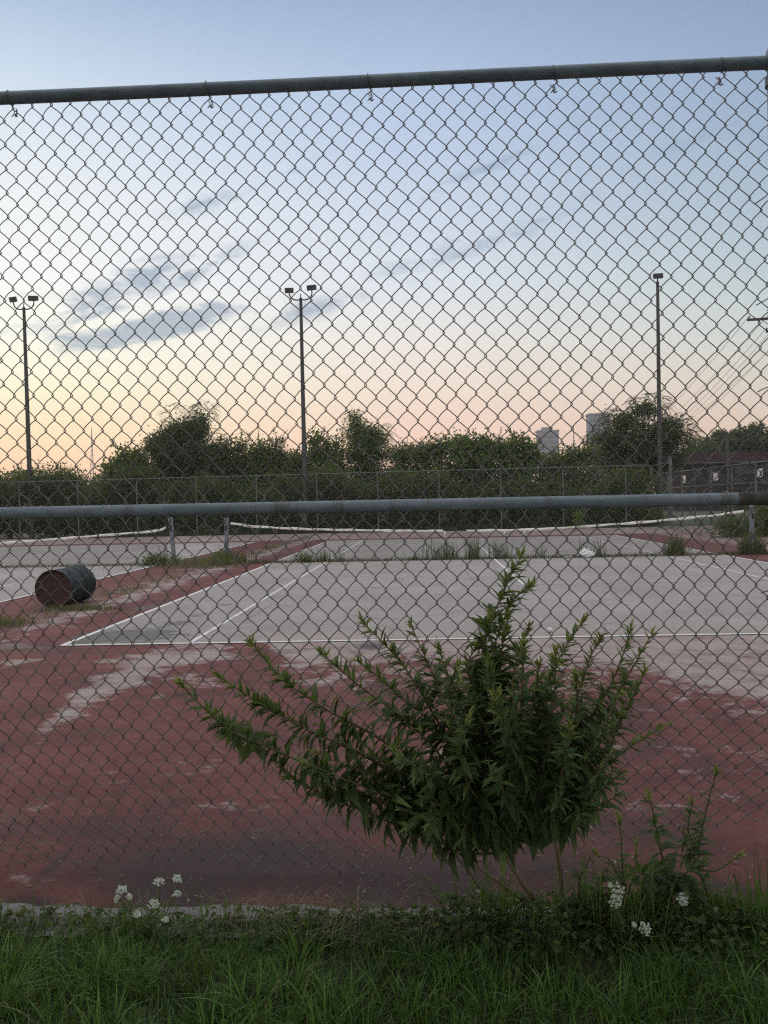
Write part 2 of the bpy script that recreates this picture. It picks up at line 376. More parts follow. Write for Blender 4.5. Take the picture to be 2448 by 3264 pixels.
LC = ground(193, 2059); RC = ground(2448, 2021)
def warp(V):
    '''the real court is slightly out of square: near baseline and left corner as measured, square again at the net'''
    V = np.array(V, float); t_ = np.clip((V[:, 1] - YB) / (YN - YB), 0, 1); k_ = (RC[1] - LC[1]) / (RC[0] - LC[0])
    yl = LC[1] + k_ * (V[:, 0] - LC[0]); xl = LC[0] - XL
    fx = np.clip(1 - (V[:, 0] - XL) / 2.8, 0, 1) * (V[:, 0] > XL - .5)
    V[:, 1] += (yl - YB) * (1 - t_) * (V[:, 0] > XL - .5); V[:, 0] += xl * (1 - t_) * fx
    return V
print('warp', LC, RC, XL, YB)
def court_mat(name, kind):
    def fn(t):
        P = pos(t)
        wn = t.noise(P, 2.2, 10, 0.68, 0.3)
        ws = t.noise(t.mapping(P, (1.0, 1.35, 1), (0, 0, .5)), 4.5, 10, 0.74, 0.5)
        big = t.noise(P, 0.45, 4, 0.5)
        fine = t.noise(P, 140, 3, 0.7); mid = t.noise(P, 28, 4, 0.65)
        wear = attr(t, 'wear'); stain_shade = attr(t, 'stain_shade'); alg = attr(t, 'algae')
        edge = t.math('ADD', t.math('MULTIPLY', wear, 0.78), t.math('MULTIPLY', t.math('SUBTRACT', t.math('ADD', t.math('MULTIPLY', wn, .45), t.math('MULTIPLY', ws, .55)), 0.5), 3.4))
        wm = t.ramp(edge, [(0.36, 0), (0.50, 0.55), (0.8, 0.95)])
        if kind == 'red':
            mot = t.noise(P, 1.3, 9, 0.72, 0.6); mot2 = t.noise(t.mapping(P, (1, 1.3, 1), (0, 0, .4)), 7.0, 9, 0.76, 0.4)
            c = t.ramp(t.math('ADD', t.math('MULTIPLY', big, .4), t.math('MULTIPLY', mot, .6)), [(0.40, RED1), (0.60, RED2)])
            c = t.mix(t.ramp(t.math('ADD', t.math('MULTIPLY', mot2, .6), t.math('MULTIPLY', mot, .4)), [(0.46, 0.0), (0.64, 0.6)]), c, RED3)
            c = t.mix(t.ramp(mot, [(0.34, 0.6), (0.48, 0.0)]), c, (0.07, 0.032, 0.032))
        else:
            c = t.ramp(big, [(0.35, GREY1), (0.65, GREY2)])
            c = t.mix(t.ramp(mid, [(0.4, 0.0), (0.8, 0.4)]), c, GREY3)
        worn = t.ramp(t.math('ADD', t.math('MULTIPLY', mid, .5), t.math('MULTIPLY', wn, .5)), [(0.35, WORN1), (0.65, WORN2)])
        c = t.mix(wm, c, worn)
        if kind == 'grey':
            gm = t.noise(P, 1.1, 9, 0.7, .5)
            c = t.mix(t.ramp(gm, [(0.34, .45), (0.47, 0)]), c, (0.17, 0.15, 0.14))
            c = t.mix(t.ramp(gm, [(0.54, 0), (0.68, .4)]), c, (0.44, 0.41, 0.38))
            sp_ = t.noise(P, 16, 5, .7)
            c = t.mix(t.ramp(sp_, [(0.66, 0), (0.72, .55)]), c, (0.12, 0.105, 0.10))
        if kind == 'red':
            fl = t.ramp(t.noise(t.mapping(P, (1.0, 1.5, 1), (0, 0, .2)), 9.0, 9, 0.8), [(0.56, 0), (0.72, 0.36)])
            c = t.mix(fl, c, WORN1)
        dk = t.ramp(t.math('ADD', stain_shade, t.math('MULTIPLY', t.math('SUBTRACT', wn, 0.5), 1.1)), [(0.22, 0), (0.8, 0.86)])
        c = t.mix(dk, c, (0.045, 0.030, 0.031))  # mixes in the stains and the painted shade along the fence
        ag = t.ramp(t.math('ADD', alg, t.math('MULTIPLY', t.math('SUBTRACT', ws, 0.5), 3.0)), [(0.50, 0), (0.62, 0.85)])
        c = t.mix(ag, c, (0.075, 0.078, 0.064))
        c = t.mix(t.ramp(t.math('ADD', alg, t.math('MULTIPLY', t.math('SUBTRACT', wn, 0.5), 1.5)), [(0.1, 0), (1.0, .45)]), c, (0.20, 0.20, 0.175))
        c = t.mix(t.ramp(fine, [(0.35, 0.30), (0.6, 0)]), c, (0.05, 0.04, 0.04))
        c = t.mix(t.ramp(fine, [(0.66, 0), (0.75, 0.30)]), c, (0.5, 0.47, 0.45))
        # hairline cracks
        v = t.new('ShaderNodeTexVoronoi', feature='DISTANCE_TO_EDGE'); 
        t.put(v.inputs['Vector'], t.mapping(t.mix(0.12, P, t.new('ShaderNodeTexNoise').outputs[1], 'ADD'), (1, 1, 1))); v.inputs['Scale'].default_value = 0.45
        cr = t.ramp(v.outputs['Distance'], [(0.0, 0.55), (0.007, 0)])
        c = t.mix(t.math('MULTIPLY', cr, t.ramp(big, [(0.4, 0), (0.6, 1)])), c, (0.06, 0.05, 0.05))
        return principled(t, c, 0.85, 0, t.math('ADD', fine, mid), 0.35, 0.004, 0.25)
    return mat(name, fn)
RED1, RED2, RED3 = (0.105, 0.030, 0.027), (0.16, 0.042, 0.037), (0.20, 0.092, 0.080)
GREY1, GREY2, GREY3 = (0.285, 0.25, 0.235), (0.345, 0.305, 0.288), (0.40, 0.365, 0.345)
WORN1, WORN2 = (0.29, 0.215, 0.20), (0.39, 0.34, 0.315)
red_m = court_mat('worn_red_court_paint', 'red'); grey_m = court_mat('faded_grey_court_paint', 'grey')

def ground_sheet(name, x0, x1, y0, y1, step, z, m):
    V, F = grid(x0, x1, y0, y1, step, z, None)
    if 'court' in name and 'main' in name: V = warp(V)
    wr, dt, gr = wear_and_shade_fields(V)
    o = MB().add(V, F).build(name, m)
    for nm, a in (('wear', wr), ('stain_shade', dt), ('algae', gr)):
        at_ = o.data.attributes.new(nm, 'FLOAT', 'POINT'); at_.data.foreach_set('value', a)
    return tag(o, kind='structure')
# one base sheet to the horizon
def land_fn(t):
    P = pos(t); n = t.noise(P, 0.4, 6); n2 = t.noise(P, 9, 6)
    c = t.ramp(n, [(0.35, (0.05, 0.055, 0.025)), (0.65, (0.09, 0.085, 0.05))])
    c = t.mix(t.ramp(n2, [(0.4, 0), (0.7, .6)]), c, (0.05, 0.06, 0.03))
    return principled(t, c, 0.95, 0, n2, 0.5, 0.03)
land = MB().add([[-450, -60, -0.05], [450, -60, -0.05], [450, 650, -0.05], [-450, 650, -0.05]], [[0, 1, 2, 3]]).build('terrain', mat('rough_land', land_fn)); tag(land, kind='structure')
XC0, XC1 = -22.0, 14.5
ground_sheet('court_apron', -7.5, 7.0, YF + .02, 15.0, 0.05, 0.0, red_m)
# remaining apron around it, coarser
def frame_sheet():
    o = []
    for i, (x0, x1, y0, y1) in enumerate([(XC0, -7.5, YF + .02, 15.0), (7.0, XC1, YF + .02, 15.0), (XC0, XC1, 15.0, YBACK)]):
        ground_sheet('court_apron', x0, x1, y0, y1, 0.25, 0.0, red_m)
frame_sheet()
ground_sheet('main_court', XL, XR, YB, YE, 0.06, 0.004, grey_m)
ground_sheet('left_court', XR2 - 10.97, XR2, YB, YE, 0.12, 0.004, grey_m)
# painted lines
def line_fn(t):
    P = pos(t); n = t.noise(P, 7, 8, 0.7); n2 = t.noise(P, 60, 4, .7); at_ = attr(t, 'tint')
    f = t.ramp(t.math('ADD', t.math('ADD', t.math('MULTIPLY', n, .7), t.math('MULTIPLY', n2, .3)), t.math('SUBTRACT', at_, 0.5)), [(0.42, 0), (0.55, 1)])
    c = t.mix(f, (0.40, 0.36, 0.35), (0.66, 0.64, 0.63))
    return principled(t, c, 0.8, 0, n2, 0.2, 0.002)
def paint_lines(x0, x1):
    mb = MB(); z = 0.008; wd = 0.05
    def ln(a, b, wdt, tn):
        a, b = np.array(a, float), np.array(b, float); d = unit(b - a); n = np.array([-d[1], d[0]]) * wdt / 2
        k = max(2, int(np.linalg.norm(b - a) / 0.5)); 
        for i in range(k):
            p, q = a + (b - a) * i / k, a + (b - a) * (i + 1) / k
            V = [[*(p - n), z], [*(q - n), z], [*(q + n), z], [*(p + n), z]]
            mb.add(warp(V) if x0 == XL else V, [[0, 1, 2, 3]], tn)
    h = wd / 2
    ln((x0, YB), (x1, YB), 0.06, 0.66); ln((x0, YE), (x1, YE), 0.06, 0.55)
    ln((x0 + .02, YB + .03), (x0 + .02, YE - .03), .06, 0.68); ln((x1 - .02, YB + .03), (x1 - .02, YE - .03), .06, 0.62)
    ln((x0 + 1.37, YB + .03), (x0 + 1.37, YE - .03), .055, 0.50); ln((x1 - 1.37, YB + .03), (x1 - 1.37, YE - .03), .055, 0.50)
    ym, ys, ye = YB + 5.485, YN, YE - 5.485
    ln((x0 + 1.43, ym), (x1 - 1.43, ym), 0.045, 0.42); ln((x0 + 1.43, ye), (x1 - 1.43, ye), 0.045, 0.5)
    ln(((x0 + x1) / 2, ym + .03), ((x0 + x1) / 2, ye - .03), 0.05, 0.52)
    return tag(mb.build('court_lines', mat('worn_white_line_paint', line_fn)), kind='structure')
paint_lines(XL, XR); paint_lines(XR2 - 10.97, XR2)
# concrete strip under the fence and the soil in front
def conc_fn(t):
    P = pos(t); n = t.noise(P, 12, 8, .7); n2 = t.noise(P, 90, 4, .7)
    c = t.ramp(n, [(0.35, (0.12, 0.11, 0.10)), (0.65, (0.30, 0.285, 0.28))])
    return principled(t, c, 0.9, 0, n2, 0.6, 0.006)
V, F = grid(-9, 9, 2.80, YF + .02, 0.04, 0.008, None)
V[:, 2] += rng.normal(0, .0025, len(V)); 
V[:, 1] += np.where(V[:, 1] > YF, .012 * np.sin(V[:, 0] * 7) + .008 * np.sin(V[:, 0] * 23), 0)
strip = MB().add(V, F).build('concrete_strip', mat('rough_concrete', conc_fn), smooth=True); tag(strip, kind='structure')
def soil_fn(t):
    P = pos(t); n = t.noise(P, 6, 8, .7)
    c = t.ramp(n, [(0.35, (0.02, 0.022, 0.012)), (0.65, (0.06, 0.05, 0.032))])
    return principled(t, c, 0.95, 0, n, 0.8, 0.03)
V, F = grid(-9, 9, -6, 2.83, 0.1, 0.004, None); V[:, 2] += .02 * np.sin(V[:, 0] * 3) * np.sin(V[:, 1] * 4) * (V[:, 1] < 2.6) + .012*(V[:, 1] < 2.7)
tag(MB().add(V, F).build('verge_soil', mat('dark_soil', soil_fn), smooth=True), kind='structure')

# ------------------------------------------------------------------ near chain link fence
def fence_near():
    root = thing('chain_link_fence', 'tall chain link fence in the foreground with blue grey middle pipe and dark top rail', 'fence', (0, YF, 0))
    YM = YF + 0.045
    # lattice from readings
    n0 = at(102.8, 344.3, YM); n1 = at(2315.7, 235.6, YM)
    a = (n1 - n0) / 34.0
    b = (at(76, 960, YM) - at(38.3, 344.3, YM)) / 8.0
    b2 = (at(1991.7, 651.5, YM) - at(1977.2, 258.2, YM)) / 5.0
    print('cell', a, b, b2)
    ch = -(b[2] + b2[2]) / 2; cw = a[0]; sk = (b[0] / 8 * 8 + b2[0]) / 2 * -1
    # rail end readings
    def railz(px, py, px2, py2, Yp):
        p, q = at(px, py, Yp), at(px2, py2, Yp)
        k = (q[2] - p[2]) / (q[0] - p[0]); return lambda x: p[2] + k * (x - p[0])
    zt = railz(0, 313, 2440, 201, YF); zm = railz(0, 1636, 2350, 1590, YF - .01)
    xpost = at(2484, 900, YF)[0]
    bay = 3.05
    posts = [xpost - 3 * bay, xpost - 2 * bay, xpost - bay, xpost, xpost + bay, xpost + 2 * bay]
    xa, xb = posts[1], posts[-2]
    # --- wire mesh
    def surf(ix, v):
        # ix column coordinate (in cells from n0), v row coordinate downwards from n0's row
        x = n0[0] + ix * cw + v * (b[0] * (1 - np.clip(ix / 34, 0, 1)) + b2[0] * np.clip(ix / 34, 0, 1))
        z = n0[2] + ix * a[2] - v * ch
        fr = np.clip((x - xa) / (xb - xa), 0, 1)
        zb = 0.80; s = np.maximum(zb - z, 0)
        zbot = 0.02 + 0.22 * np.clip((x + .4) / 2.2, 0, 1) ** 1.3
        smax = 0.74
        off = (0.30 + .03 * np.sin(x * 2.9)) * (s / smax) ** 1.35
        z2 = np.where(s > 0, zb - (zb - zbot) * (s / smax) ** 1.02, z)
        # small sag/ripples of an old mesh
        yo = YM + off + 0.012 * np.sin(x * 1.7 + z * 2.1) + 0.006 * np.sin(x * 4.3 - z * 3)
        x = x + 0.004 * np.sin(z * 6 + x * 2) + .003 * np.sin(x * 9 + z * 5)
        z2 = z2 + 0.003 * np.sin(x * 11 + z * 3)
        return np.stack([x, yo, z2], -1)
    i0 = int(math.floor((xa - n0[0]) / cw * 2)) ; i1 = int(math.ceil((xb - n0[0]) / cw * 2))
    mb = MB(); r = 0.00185
    # half-period template: t in [0,1) from one edge to the other
    tt = np.array([0.0, 0.045, 0.10, 0.3, 0.5, 0.7, 0.90, 0.955])
    cell_half = 0.5
    for k in range(i0, i1):
        left_int = (k % 2 == 0)
        vs = -0.55; 
        cols = []
        # vertices (edge touch points) rows: side parity
        rows = np.arange(-2, 70) * 0.5     # row coordinate at each half-period
        P = []
        for h, rw in enumerate(rows):
            # at row rw: node on column c where (c*2 + rw*2) even
            on_left = ((k + int(round(rw * 2))) % 2 == 0)
            ix_a = k * 0.5 if on_left else (k + 1) * 0.5
            ix_b = (k + 1) * 0.5 if on_left else k * 0.5
            sgn = 1 if on_left else -1
            over = 0.045 * sgn * -1       # overlap so neighbours hook round each other
            x_s, x_e = ix_a + over, ix_b - over
            xx = np.where(tt < .06, x_s + (x_e - x_s) * 0.00 + 0, x_s + (x_e - x_s) * np.clip((tt - .05) / .9, 0, 1))
            vv = rw + tt * 0.5
            bow = np.sin(math.pi * tt)
            if not on_left: vv = vv - bow * 0.030; xx = xx - bow * 0.020   # the '/' strands bow up-left
            else: vv = vv - bow * 0.012; xx = xx + bow * 0.008
            depth = (1 if on_left else -1) * 0.0042 * np.clip(np.sin(math.pi * tt) * 2.2, 0, 1)
            P.append(np.c_[xx, vv, depth])
        P = np.concatenate(P)
        S = surf(P[:, 0], P[:, 1]); S[:, 1] += P[:, 2]
        jit = rng.normal(0, .0006, (len(S), 1)); S[:, 0:1] += jit
        # limit: bottom end and top end
        zlim = n0[2] + P[:, 0] * a[2] - P[:, 1] * ch
        zend = 0.80 - 0.74 + .018 * np.sin(P[:, 0] * .4) + .012 * np.sin(P[:, 0] * 1.3)
        keep = (zlim > zend - rng.uniform(-0.004, .004)) & (S[:, 2] < zt(S[:, 0]) + 0.030)
        S = S[keep]
        if len(S) < 4: continue
        mb.tube(S, r, 4, cap=False)
    # knuckle barbs at top and bottom: small twisted ends
    for k in range(i0, i1, 2):
        x = n0[0] + (k * .5) * cw + rng.normal(0, .003)
        z = zt(x)
        if rng.random() < 0.7:
            hgt = rng.uniform(.024, .036)
            mb.tube([[x - .006, YM - .008, z], [x - .002, YM - .010, z + hgt * .8], [x + rng.choice([-1, 1]) * .006, YM - .012, z + hgt]], .0019, 4)
            if rng.random() < .6: mb.tube([[x + .016, YM - .008, z], [x + .013, YM - .010, z + hgt * .8], [x + .009, YM - .012, z + hgt * .95]], .0017, 4)
    mb.build('wire_mesh', wire_m, root, smooth=True)
    # --- rails
    xs = np.linspace(posts[0], posts[-1], 60)
    top = np.c_[xs, np.full(60, YF), [zt(x) for x in xs]]; top[:, 2] += .0015 * np.sin(xs * 2)
    MB().tube(top, 0.0222, 18).build('top_rail', rail_top_m, root, smooth=True)
    rmid = 0.0215
    for q in range(len(posts) - 1):
        x0, x1 = posts[q] + .045, posts[q + 1] - .045
        x0b, x1b = x0 + .05, x1 - .075
        if q == 2: x1b = at(2362, 1590, YF - .01)[0]
        xm = np.linspace(x0b, x1b, 20)
        zz = np.array([zm(x) for x in xm]) if abs(q - 2) < 1 else np.array([zm(np.clip(x, posts[2], posts[3])) for x in xm])
        MB().tube(np.c_[xm, np.full(20, YF - .012), zz], rmid, 22).build('middle_rail', pipe_m, root, smooth=True)
        for (u, v_) in ((x0 - .01, x0b + .01), (x1b - .012, x1 + .02)):
            zz = zm(np.clip(u, posts[2], posts[3]))
            MB().tube([[u, YF - .012, zz], [u + (v_ - u) * .5, YF - .012, zz], [v_, YF - .012, zz]], rmid + .0022, 18).build('rail_end_cup', brown_m, root, smooth=True)
    # --- posts with cap and clamp
    for x in posts:
        z = zt(np.clip(x, posts[0], posts[-1]))
        p = MB().tube([[x, YF - .005, -0.1], [x, YF - .005, 1.2], [x, YF - .005, z - .03], [x, YF - .005, z + .012]], 0.030, 20).build('post', galv, root, smooth=True)
        prof = [(0.034, -.02), (0.036, .02), (0.030, .045), (0.016, .058), (0.018, .068), (0.002, .078)]
        c = MB(); k = 18; th = np.arange(k) * 2 * math.pi / k
        pv = np.concatenate([[[x + r0 * math.cos(t_), YF - .005 + r0 * math.sin(t_), z + h0] for t_ in th] for r0, h0 in prof])
        ff = [[i * k + j, i * k + (j + 1) % k, (i + 1) * k + (j + 1) % k, (i + 1) * k + j] for i in range(len(prof) - 1) for j in range(k)]
        c.add(pv, ff).build('post_cap', rail_top_m, p, smooth=True)
        for zc_, hh in ((z - .065, .016), (zm(np.clip(x, posts[2], posts[3])), .02)):
            MB().tube([[x, YF - .005, zc_ - hh], [x, YF - .005, zc_ + hh]], 0.0375, 18).build('clamp_band', rail_top_m, p, smooth=True)
    # --- tie wires: on top rail and middle rail, on posts
    def tie(x, z, rr, up):
        th = np.linspace(0, 2 * math.pi, 14)
        pts = np.c_[x + np.linspace(-.006, .006, 14), YF + (rr + .002) * np.cos(th), z + (rr + .002) * np.sin(th)]
        m = MB().tube(pts, .0019, 5)
        e = [[x + .004, YM - .006, z - rr], [x + .010, YM - .012, z - rr - .018], [x + .002, YM - .014, z - rr - .026], [x + .009, YM - .016, z - rr - .032], [x + .014, YM - .02, z - rr - .029]]
        m.tube(catmull(e, 3), .0026, 5)
        m.tube(catmull([[x - .006, YM - .006, z - rr], [x + .003, YM - .018, z - rr - .02], [x - .006, YM - .02, z - rr - .034]], 3), .0018, 5)
        m.build('tie_wire', wire_m, root, smooth=True)
    for px in (30, 660, 1175, 1765, 2300):
        x = at(px, 280, YF)[0]; tie(x, zt(x), .0222, True)
    for px in (82, 525, 958, 1408, 1865, 2320):
        x = at(px, 1610, YF)[0]; tie(x, zm(x), .0235, True)
    for zz in (2.45, 2.1, 1.8, 1.1, .7):
        x = xpost - .032
        MB().tube(catmull([[x - .03, YM, zz], [x - .012, YM - .02, zz + .01], [x + .0, YF - .042, zz + .012], [x + .05, YF - .042, zz + .012]], 4), .002, 5).build('tie_wire', wire_m, root, smooth=True)
fence_near()

# ------------------------------------------------------------------ straight strand mesh (far fences, nets)
def strands(mb, x0, x1, z0f, z1f, Yf, cell, r, diamond=True, axis=None):
    """diagonal strands over a vertical panel; Yf(s), z1f(s) functions of run s; axis gives the direction of the run"""
    L = x1 - x0; 
    zt = z1f((x0 + x1) / 2)
    n = int((L + zt) / cell)
    segs = []
    for sgn in (1, -1):
        for i in range(n):
            s0 = -zt + i * cell
            a = s0; b = s0 + zt      # at z=0 and z=zt
            if sgn < 0: a, b = b, a
            # clip in [0,L]
            t0, t1 = 0.0, 1.0
            d = b - a
            for lim, s_ in ((0, 1), (L, -1)):
                va, vb = (a - lim) * s_, (b - lim) * s_
                if va < 0 and vb < 0: t0 = 2; break
                if va < 0: t0 = max(t0, -va / (vb - va))
                if vb < 0: t1 = min(t1, va / (va - vb))
            if t0 >= t1: continue
            segs.append((a + d * t0, t0, a + d * t1, t1))
    P = []; Fc = []
    for (sa, ta, sb, tb) in segs:
        pa = np.array([x0 + sa, Yf(x0 + sa), z0f(x0 + sa) + ta * (z1f(x0 + sa) - z0f(x0 + sa))])
        pb = np.array([x0 + sb, Yf(x0 + sb), z0f(x0 + sb) + tb * (z1f(x0 + sb) - z0f(x0 + sb))])
        mb.tube([pa, pb], r, 3, cap=False)

def far_fence(name, label, run, zt0, zt1, spacing, midrail, post_r, mesh_r, cell, extra=None, post_ts=None):
    (xa, ya), (xb, yb) = run
    L = math.hypot(xb - xa, yb - ya); d = np.array([(xb - xa) / L, (yb - ya) / L])
    root = thing(name, label, 'fence', (xa, ya, 0))
    mb = MB(); strands(mb, 0, L, lambda s: 0.05, lambda s: zt0 + (zt1 - zt0) * s / L, lambda s: 0.0, cell, mesh_r)
    for i, v in enumerate(mb.v):
        s = v[:, 0].copy(); o = v[:, 1].copy()
        v[:, 0] = xa + d[0] * s - d[1] * o; v[:, 1] = ya + d[1] * s + d[0] * o
    mb.build('wire_mesh', galv_far, root)
    P = lambda s, z, o=0.0: [xa + d[0] * s - d[1] * o, ya + d[1] * s + d[0] * o, z]
    MB().tube([P(0, zt0), P(L, zt1)], post_r * .7, 8).build('top_rail', galv_far, root, smooth=True)
    if midrail: MB().tube([P(0, midrail), P(L, midrail)], post_r * .6, 8).build('middle_rail', galv_far, root, smooth=True)
    ts = post_ts if post_ts is not None else np.arange(0, L + .01, spacing)
    for s in ts:
        z = zt0 + (zt1 - zt0) * s / L
        p = MB().tube([P(s, -.05), P(s, z + .04)], post_r, 10).build('post', galv_far, root, smooth=True)
    return root, P
galv_far = simple('galvanised_far', (0.075, 0.08, 0.075), (0.14, 0.145, 0.14), 2, 0.6, 0.1)

# back fence: posts every 2.95 m
xl_ = at(118, 1530, YBACK)[0]
xr_ = at(2049, 1480, YBACK)[0]
zl_ = at(60, 1538, YBACK)[2]; zr_ = at(2049, 1475, YBACK)[2]
x0_ = at(60, 1538, YBACK)[0] - 2.97 * 3
zf = lambda x: 2.86 + 0.012 * (x)
bf, _ = far_fence('boundary_fence', 'long chain link fence at the far end of the courts before the trees', ((x0_, YBACK), (xr_ , YBACK)),
          2.80, 2.95, 2.97, None, 0.032, 0.0011, 0.085)
# return section at the right: taller posts then side fence with signs
pA = at(2049, 1475, YBACK); pB = at(2075, 1475, YBACK + 1.5); pC = at(2136, 1459, YBACK - 2.5)
r2 = thing('corner_fence', 'short fence return with three thick posts at the right corner', 'fence', (pA[0], pA[1], 0))
for p, rr, zz in ((pB, .07, 2.95), (pC, .075, 3.25)):
    MB().tube([[p[0], p[1], 0], [p[0], p[1], zz]], rr, 10).build('post', galv_far, r2, smooth=True)
MB().tube([[pA[0], pA[1], 2.93], [pB[0], pB[1], 2.93]], .03, 8).build('top_rail', galv_far, r2, smooth=True)
MB().tube([[pB[0], pB[1], 2.93], [pC[0], pC[1], 3.0]], .03, 8).build('top_rail', galv_far, r2, smooth=True)
# side fence
q0 = EYE + ray(2090, 1512) / ray(2090, 1512)[1] * 56; q1 = EYE + ray(2448, 1470) / ray(2448, 1470)[1] * 37
ext = (q1 - q0); Ls = np.linalg.norm(ext[:2])
pts_px = [575, 693, 828, 948, 1095, 1110, 1310, 1540, 1659 + 110]
ts = []
for u in pts_px:
    dd = ray(1900 + u / 3.027, 1500); A = np.array([[dd[0], -ext[0]], [dd[1], -ext[1]]]); sol = np.linalg.solve(A, q0[:2]); ts.append(sol[1] * Ls)
ex2 = q0 + ext * 1.25
sf, Ps = far_fence('side_fence', 'receding silver chain link fence with four white signs on the right', ((q0[0], q0[1]), (ex2[0], ex2[1])),
          q0[2], q0[2] + (q1[2] - q0[2]) * 1.25, 3, 1.95, 0.045, 0.002, 0.10, post_ts=ts)
# signs
def sign_fn(t):
    P = pos(t); n = t.noise(P, 3, 5)
    return principled(t, t.ramp(n, [(0.35, (0.70, 0.62, 0.62)), (0.65, (0.88, 0.82, 0.82))]), 0.6)
sign_m = mat('faded_white_sign', sign_fn); txt_m = simple('faded_print', (0.12, 0.1, 0.1), (0.22, 0.16, 0.16), 6)
for i, (u, v, wpx, hpx, lab) in enumerate([(620, 552, 26, 60, 'dim small white sign on the fence, farthest of the four by the corner posts'),
        (862, 536, 34, 68, 'narrow white sign on the side fence just right of the tall corner post'),
        (1167, 511, 54, 76, 'brightest white sign on the side fence with torn notched corners'),
        (1597, 477, 50, 82, 'tall white sign on the side fence nearest the right edge')]):
    dd = ray(1900 + u / 3.027, 1350 + v / 3.027)
    A = np.array([[dd[0], -ext[0]], [dd[1], -ext[1]]]); sol = np.linalg.solve(A, q0[:2]); c = EYE + dd * sol[0]
    tw = unit(np.array([ext[0], ext[1], 0])); nn = np.array([tw[1], -tw[0], 0]); 
    if nn @ (EYE - c) < 0: nn = -nn
    D = (c - EYE) @ F0; facing = abs(tw @ RV)
    hw = wpx / 3.027 / 2 * D / F_PX / max(facing, .35); hh = hpx / 3.027 / 2 * D / F_PX
    Rm = np.stack([tw, nn, [0, 0, 1]], 1)
    root = thing('warning_sign', lab, 'sign', c + nn * .06, 'white signs on the side fence')
    s = MB()
    if i == 2:
        out = np.array([[-1, 1], [-.45, 1], [-.25, .75], [.1, .8], [.35, 1], [1, .95], [1, .2], [.8, .05], [1, -.2], [.95, -.9], [.6, -1], [-.8, -1], [-1, -.8], [-.95, -.1], [-.7, .15], [-1, .3]])
    else:
        out = np.array([[-1, .92], [-.9, 1], [.9, 1], [1, .92], [1, -.92], [.9, -1], [-.9, -1], [-1, -.92]])
    k = len(out)
    f3 = np.concatenate([[c + nn * .066 + tw * a_ * hw + np.array([0, 0, 1]) * b_ * hh for a_, b_ in out], [c + nn * .062 + tw * a_ * hw + np.array([0, 0, 1]) * b_ * hh for a_, b_ in out], [c + nn * .066], [c + nn * .062]])
    ff = [[j, (j + 1) % k, 2 * k, 2 * k] for j in range(k)] + [[k + (j + 1) % k, k + j, 2 * k + 1, 2 * k + 1] for j in range(k)] + [[j, k + j, k + (j + 1) % k, (j + 1) % k] for j in range(k)]
    s.add(f3, ff).build('sign_panel', sign_m, root)
    tx = MB()
    for j, (zz, ln_) in enumerate([(.55, .7), (.25, .6), (-.1, .72), (-.4, .5), (-.62, .6)] if i != 2 else [(.5, .3), (-.3, .55), (-.55, .5)]):
        tx.box(c + nn * .069 + np.array([0, 0, zz * hh]), (hw * ln_, .001, hh * .045), Rm)
    tx.build('print', txt_m, root)

# ------------------------------------------------------------------ tennis nets
def net(label, xa, xb, tape_pts, posts, gap, trange):
    """tape_pts: list of (x, z) world for the tape sag"""
    root = thing('tennis_net', label, 'net', ((xa + xb) / 2, YN, 0))
    tp = np.array(tape_pts); ztape = lambda x: float(np.interp(x, tp[:, 0], tp[:, 1]))
    mb = MB(); strands(mb, xa, xb, lambda x: 0.015, lambda x: ztape(x) - 0.03, lambda x: YN + .015 * math.sin(x * 3), 0.058, 0.0030)
    mb.build('netting', net_m, root)
    # tape: folded ribbon with wobble and worn gaps
    def tape_piece(x0, x1):
        xs = np.arange(x0, x1, 0.07); t_ = MB(); V = []
        for x in xs:
            z = ztape(x) + .004 * math.sin(x * 9); hh = .030 + .006 * math.sin(x * 5.3) + rng.normal(0, .0025); tw = .02 * math.sin(x * 2.1)
            V += [[x, YN - .018 + tw * .2, z - hh], [x, YN - .024, z - hh * .2], [x, YN - .012, z + hh * .75], [x, YN + .012, z + hh * .75], [x, YN + .02, z - hh * .3], [x, YN + .016, z - hh]]
        V = np.array(V); n = len(xs)
        ff = [[i * 6 + j, i * 6 + j + 1, i * 6 + 7 + j, i * 6 + 6 + j] for i in range(n - 1) for j in range(5)]
        t_.add(V, ff); return t_
    segs = [(tp[0, 0], gap[0]), (gap[1], tp[-1, 0])] if gap else [(tp[0, 0], tp[-1, 0])]
    for s0, s1 in segs: tape_piece(s0, s1).build('tape', white_tape, root, smooth=True)
    if gap:
        for (x, dx, dz) in ((gap[0], .0, -.16), (gap[1] + .95, -.08, -.13), (gap[1] + 1.42, -.05, -.10)):
            z = ztape(x)
            w_ = .035
            pts = np.array([[x, YN - .03, z], [x + dx * .3, YN - .05, z + dz * .5], [x + dx, YN - .045, z + dz]])
            V = np.concatenate([pts - [w_ / 2, 0, 0], pts + [w_ / 2, 0, 0]])
            MB().add(V, [[0, 1, 4, 3], [1, 2, 5, 4]]).build('tape_flap', white_tape, root)
    xs = np.linspace(tp[0, 0] - .25, tp[-1, 0] + .25, 60)
    MB().tube(np.c_[xs, np.full(60, YN), [ztape(x) for x in xs]], .006, 5).build('net_cable', net_m, root)
    for (x, h, lean) in posts:
        p = MB().tube([[x, YN, 0], [x + lean * .5, YN, h * .5], [x + lean, YN, h]], .055, 16).build('net_post', galv, root, smooth=True)
        MB().tube([[x + lean, YN, h], [x + lean, YN, h + .012], [x + lean, YN, h + .03], [x + lean, YN, h + .036]], [.060, .060, .05, .008], 16).build('post_cap', galv, p, smooth=True)
        MB().box([x + lean * .8 - .0, YN - .075, h * .8], (.02, .02, .06)).build('winch', rust_m, p)
    return root
tpts = [(1, 1)]
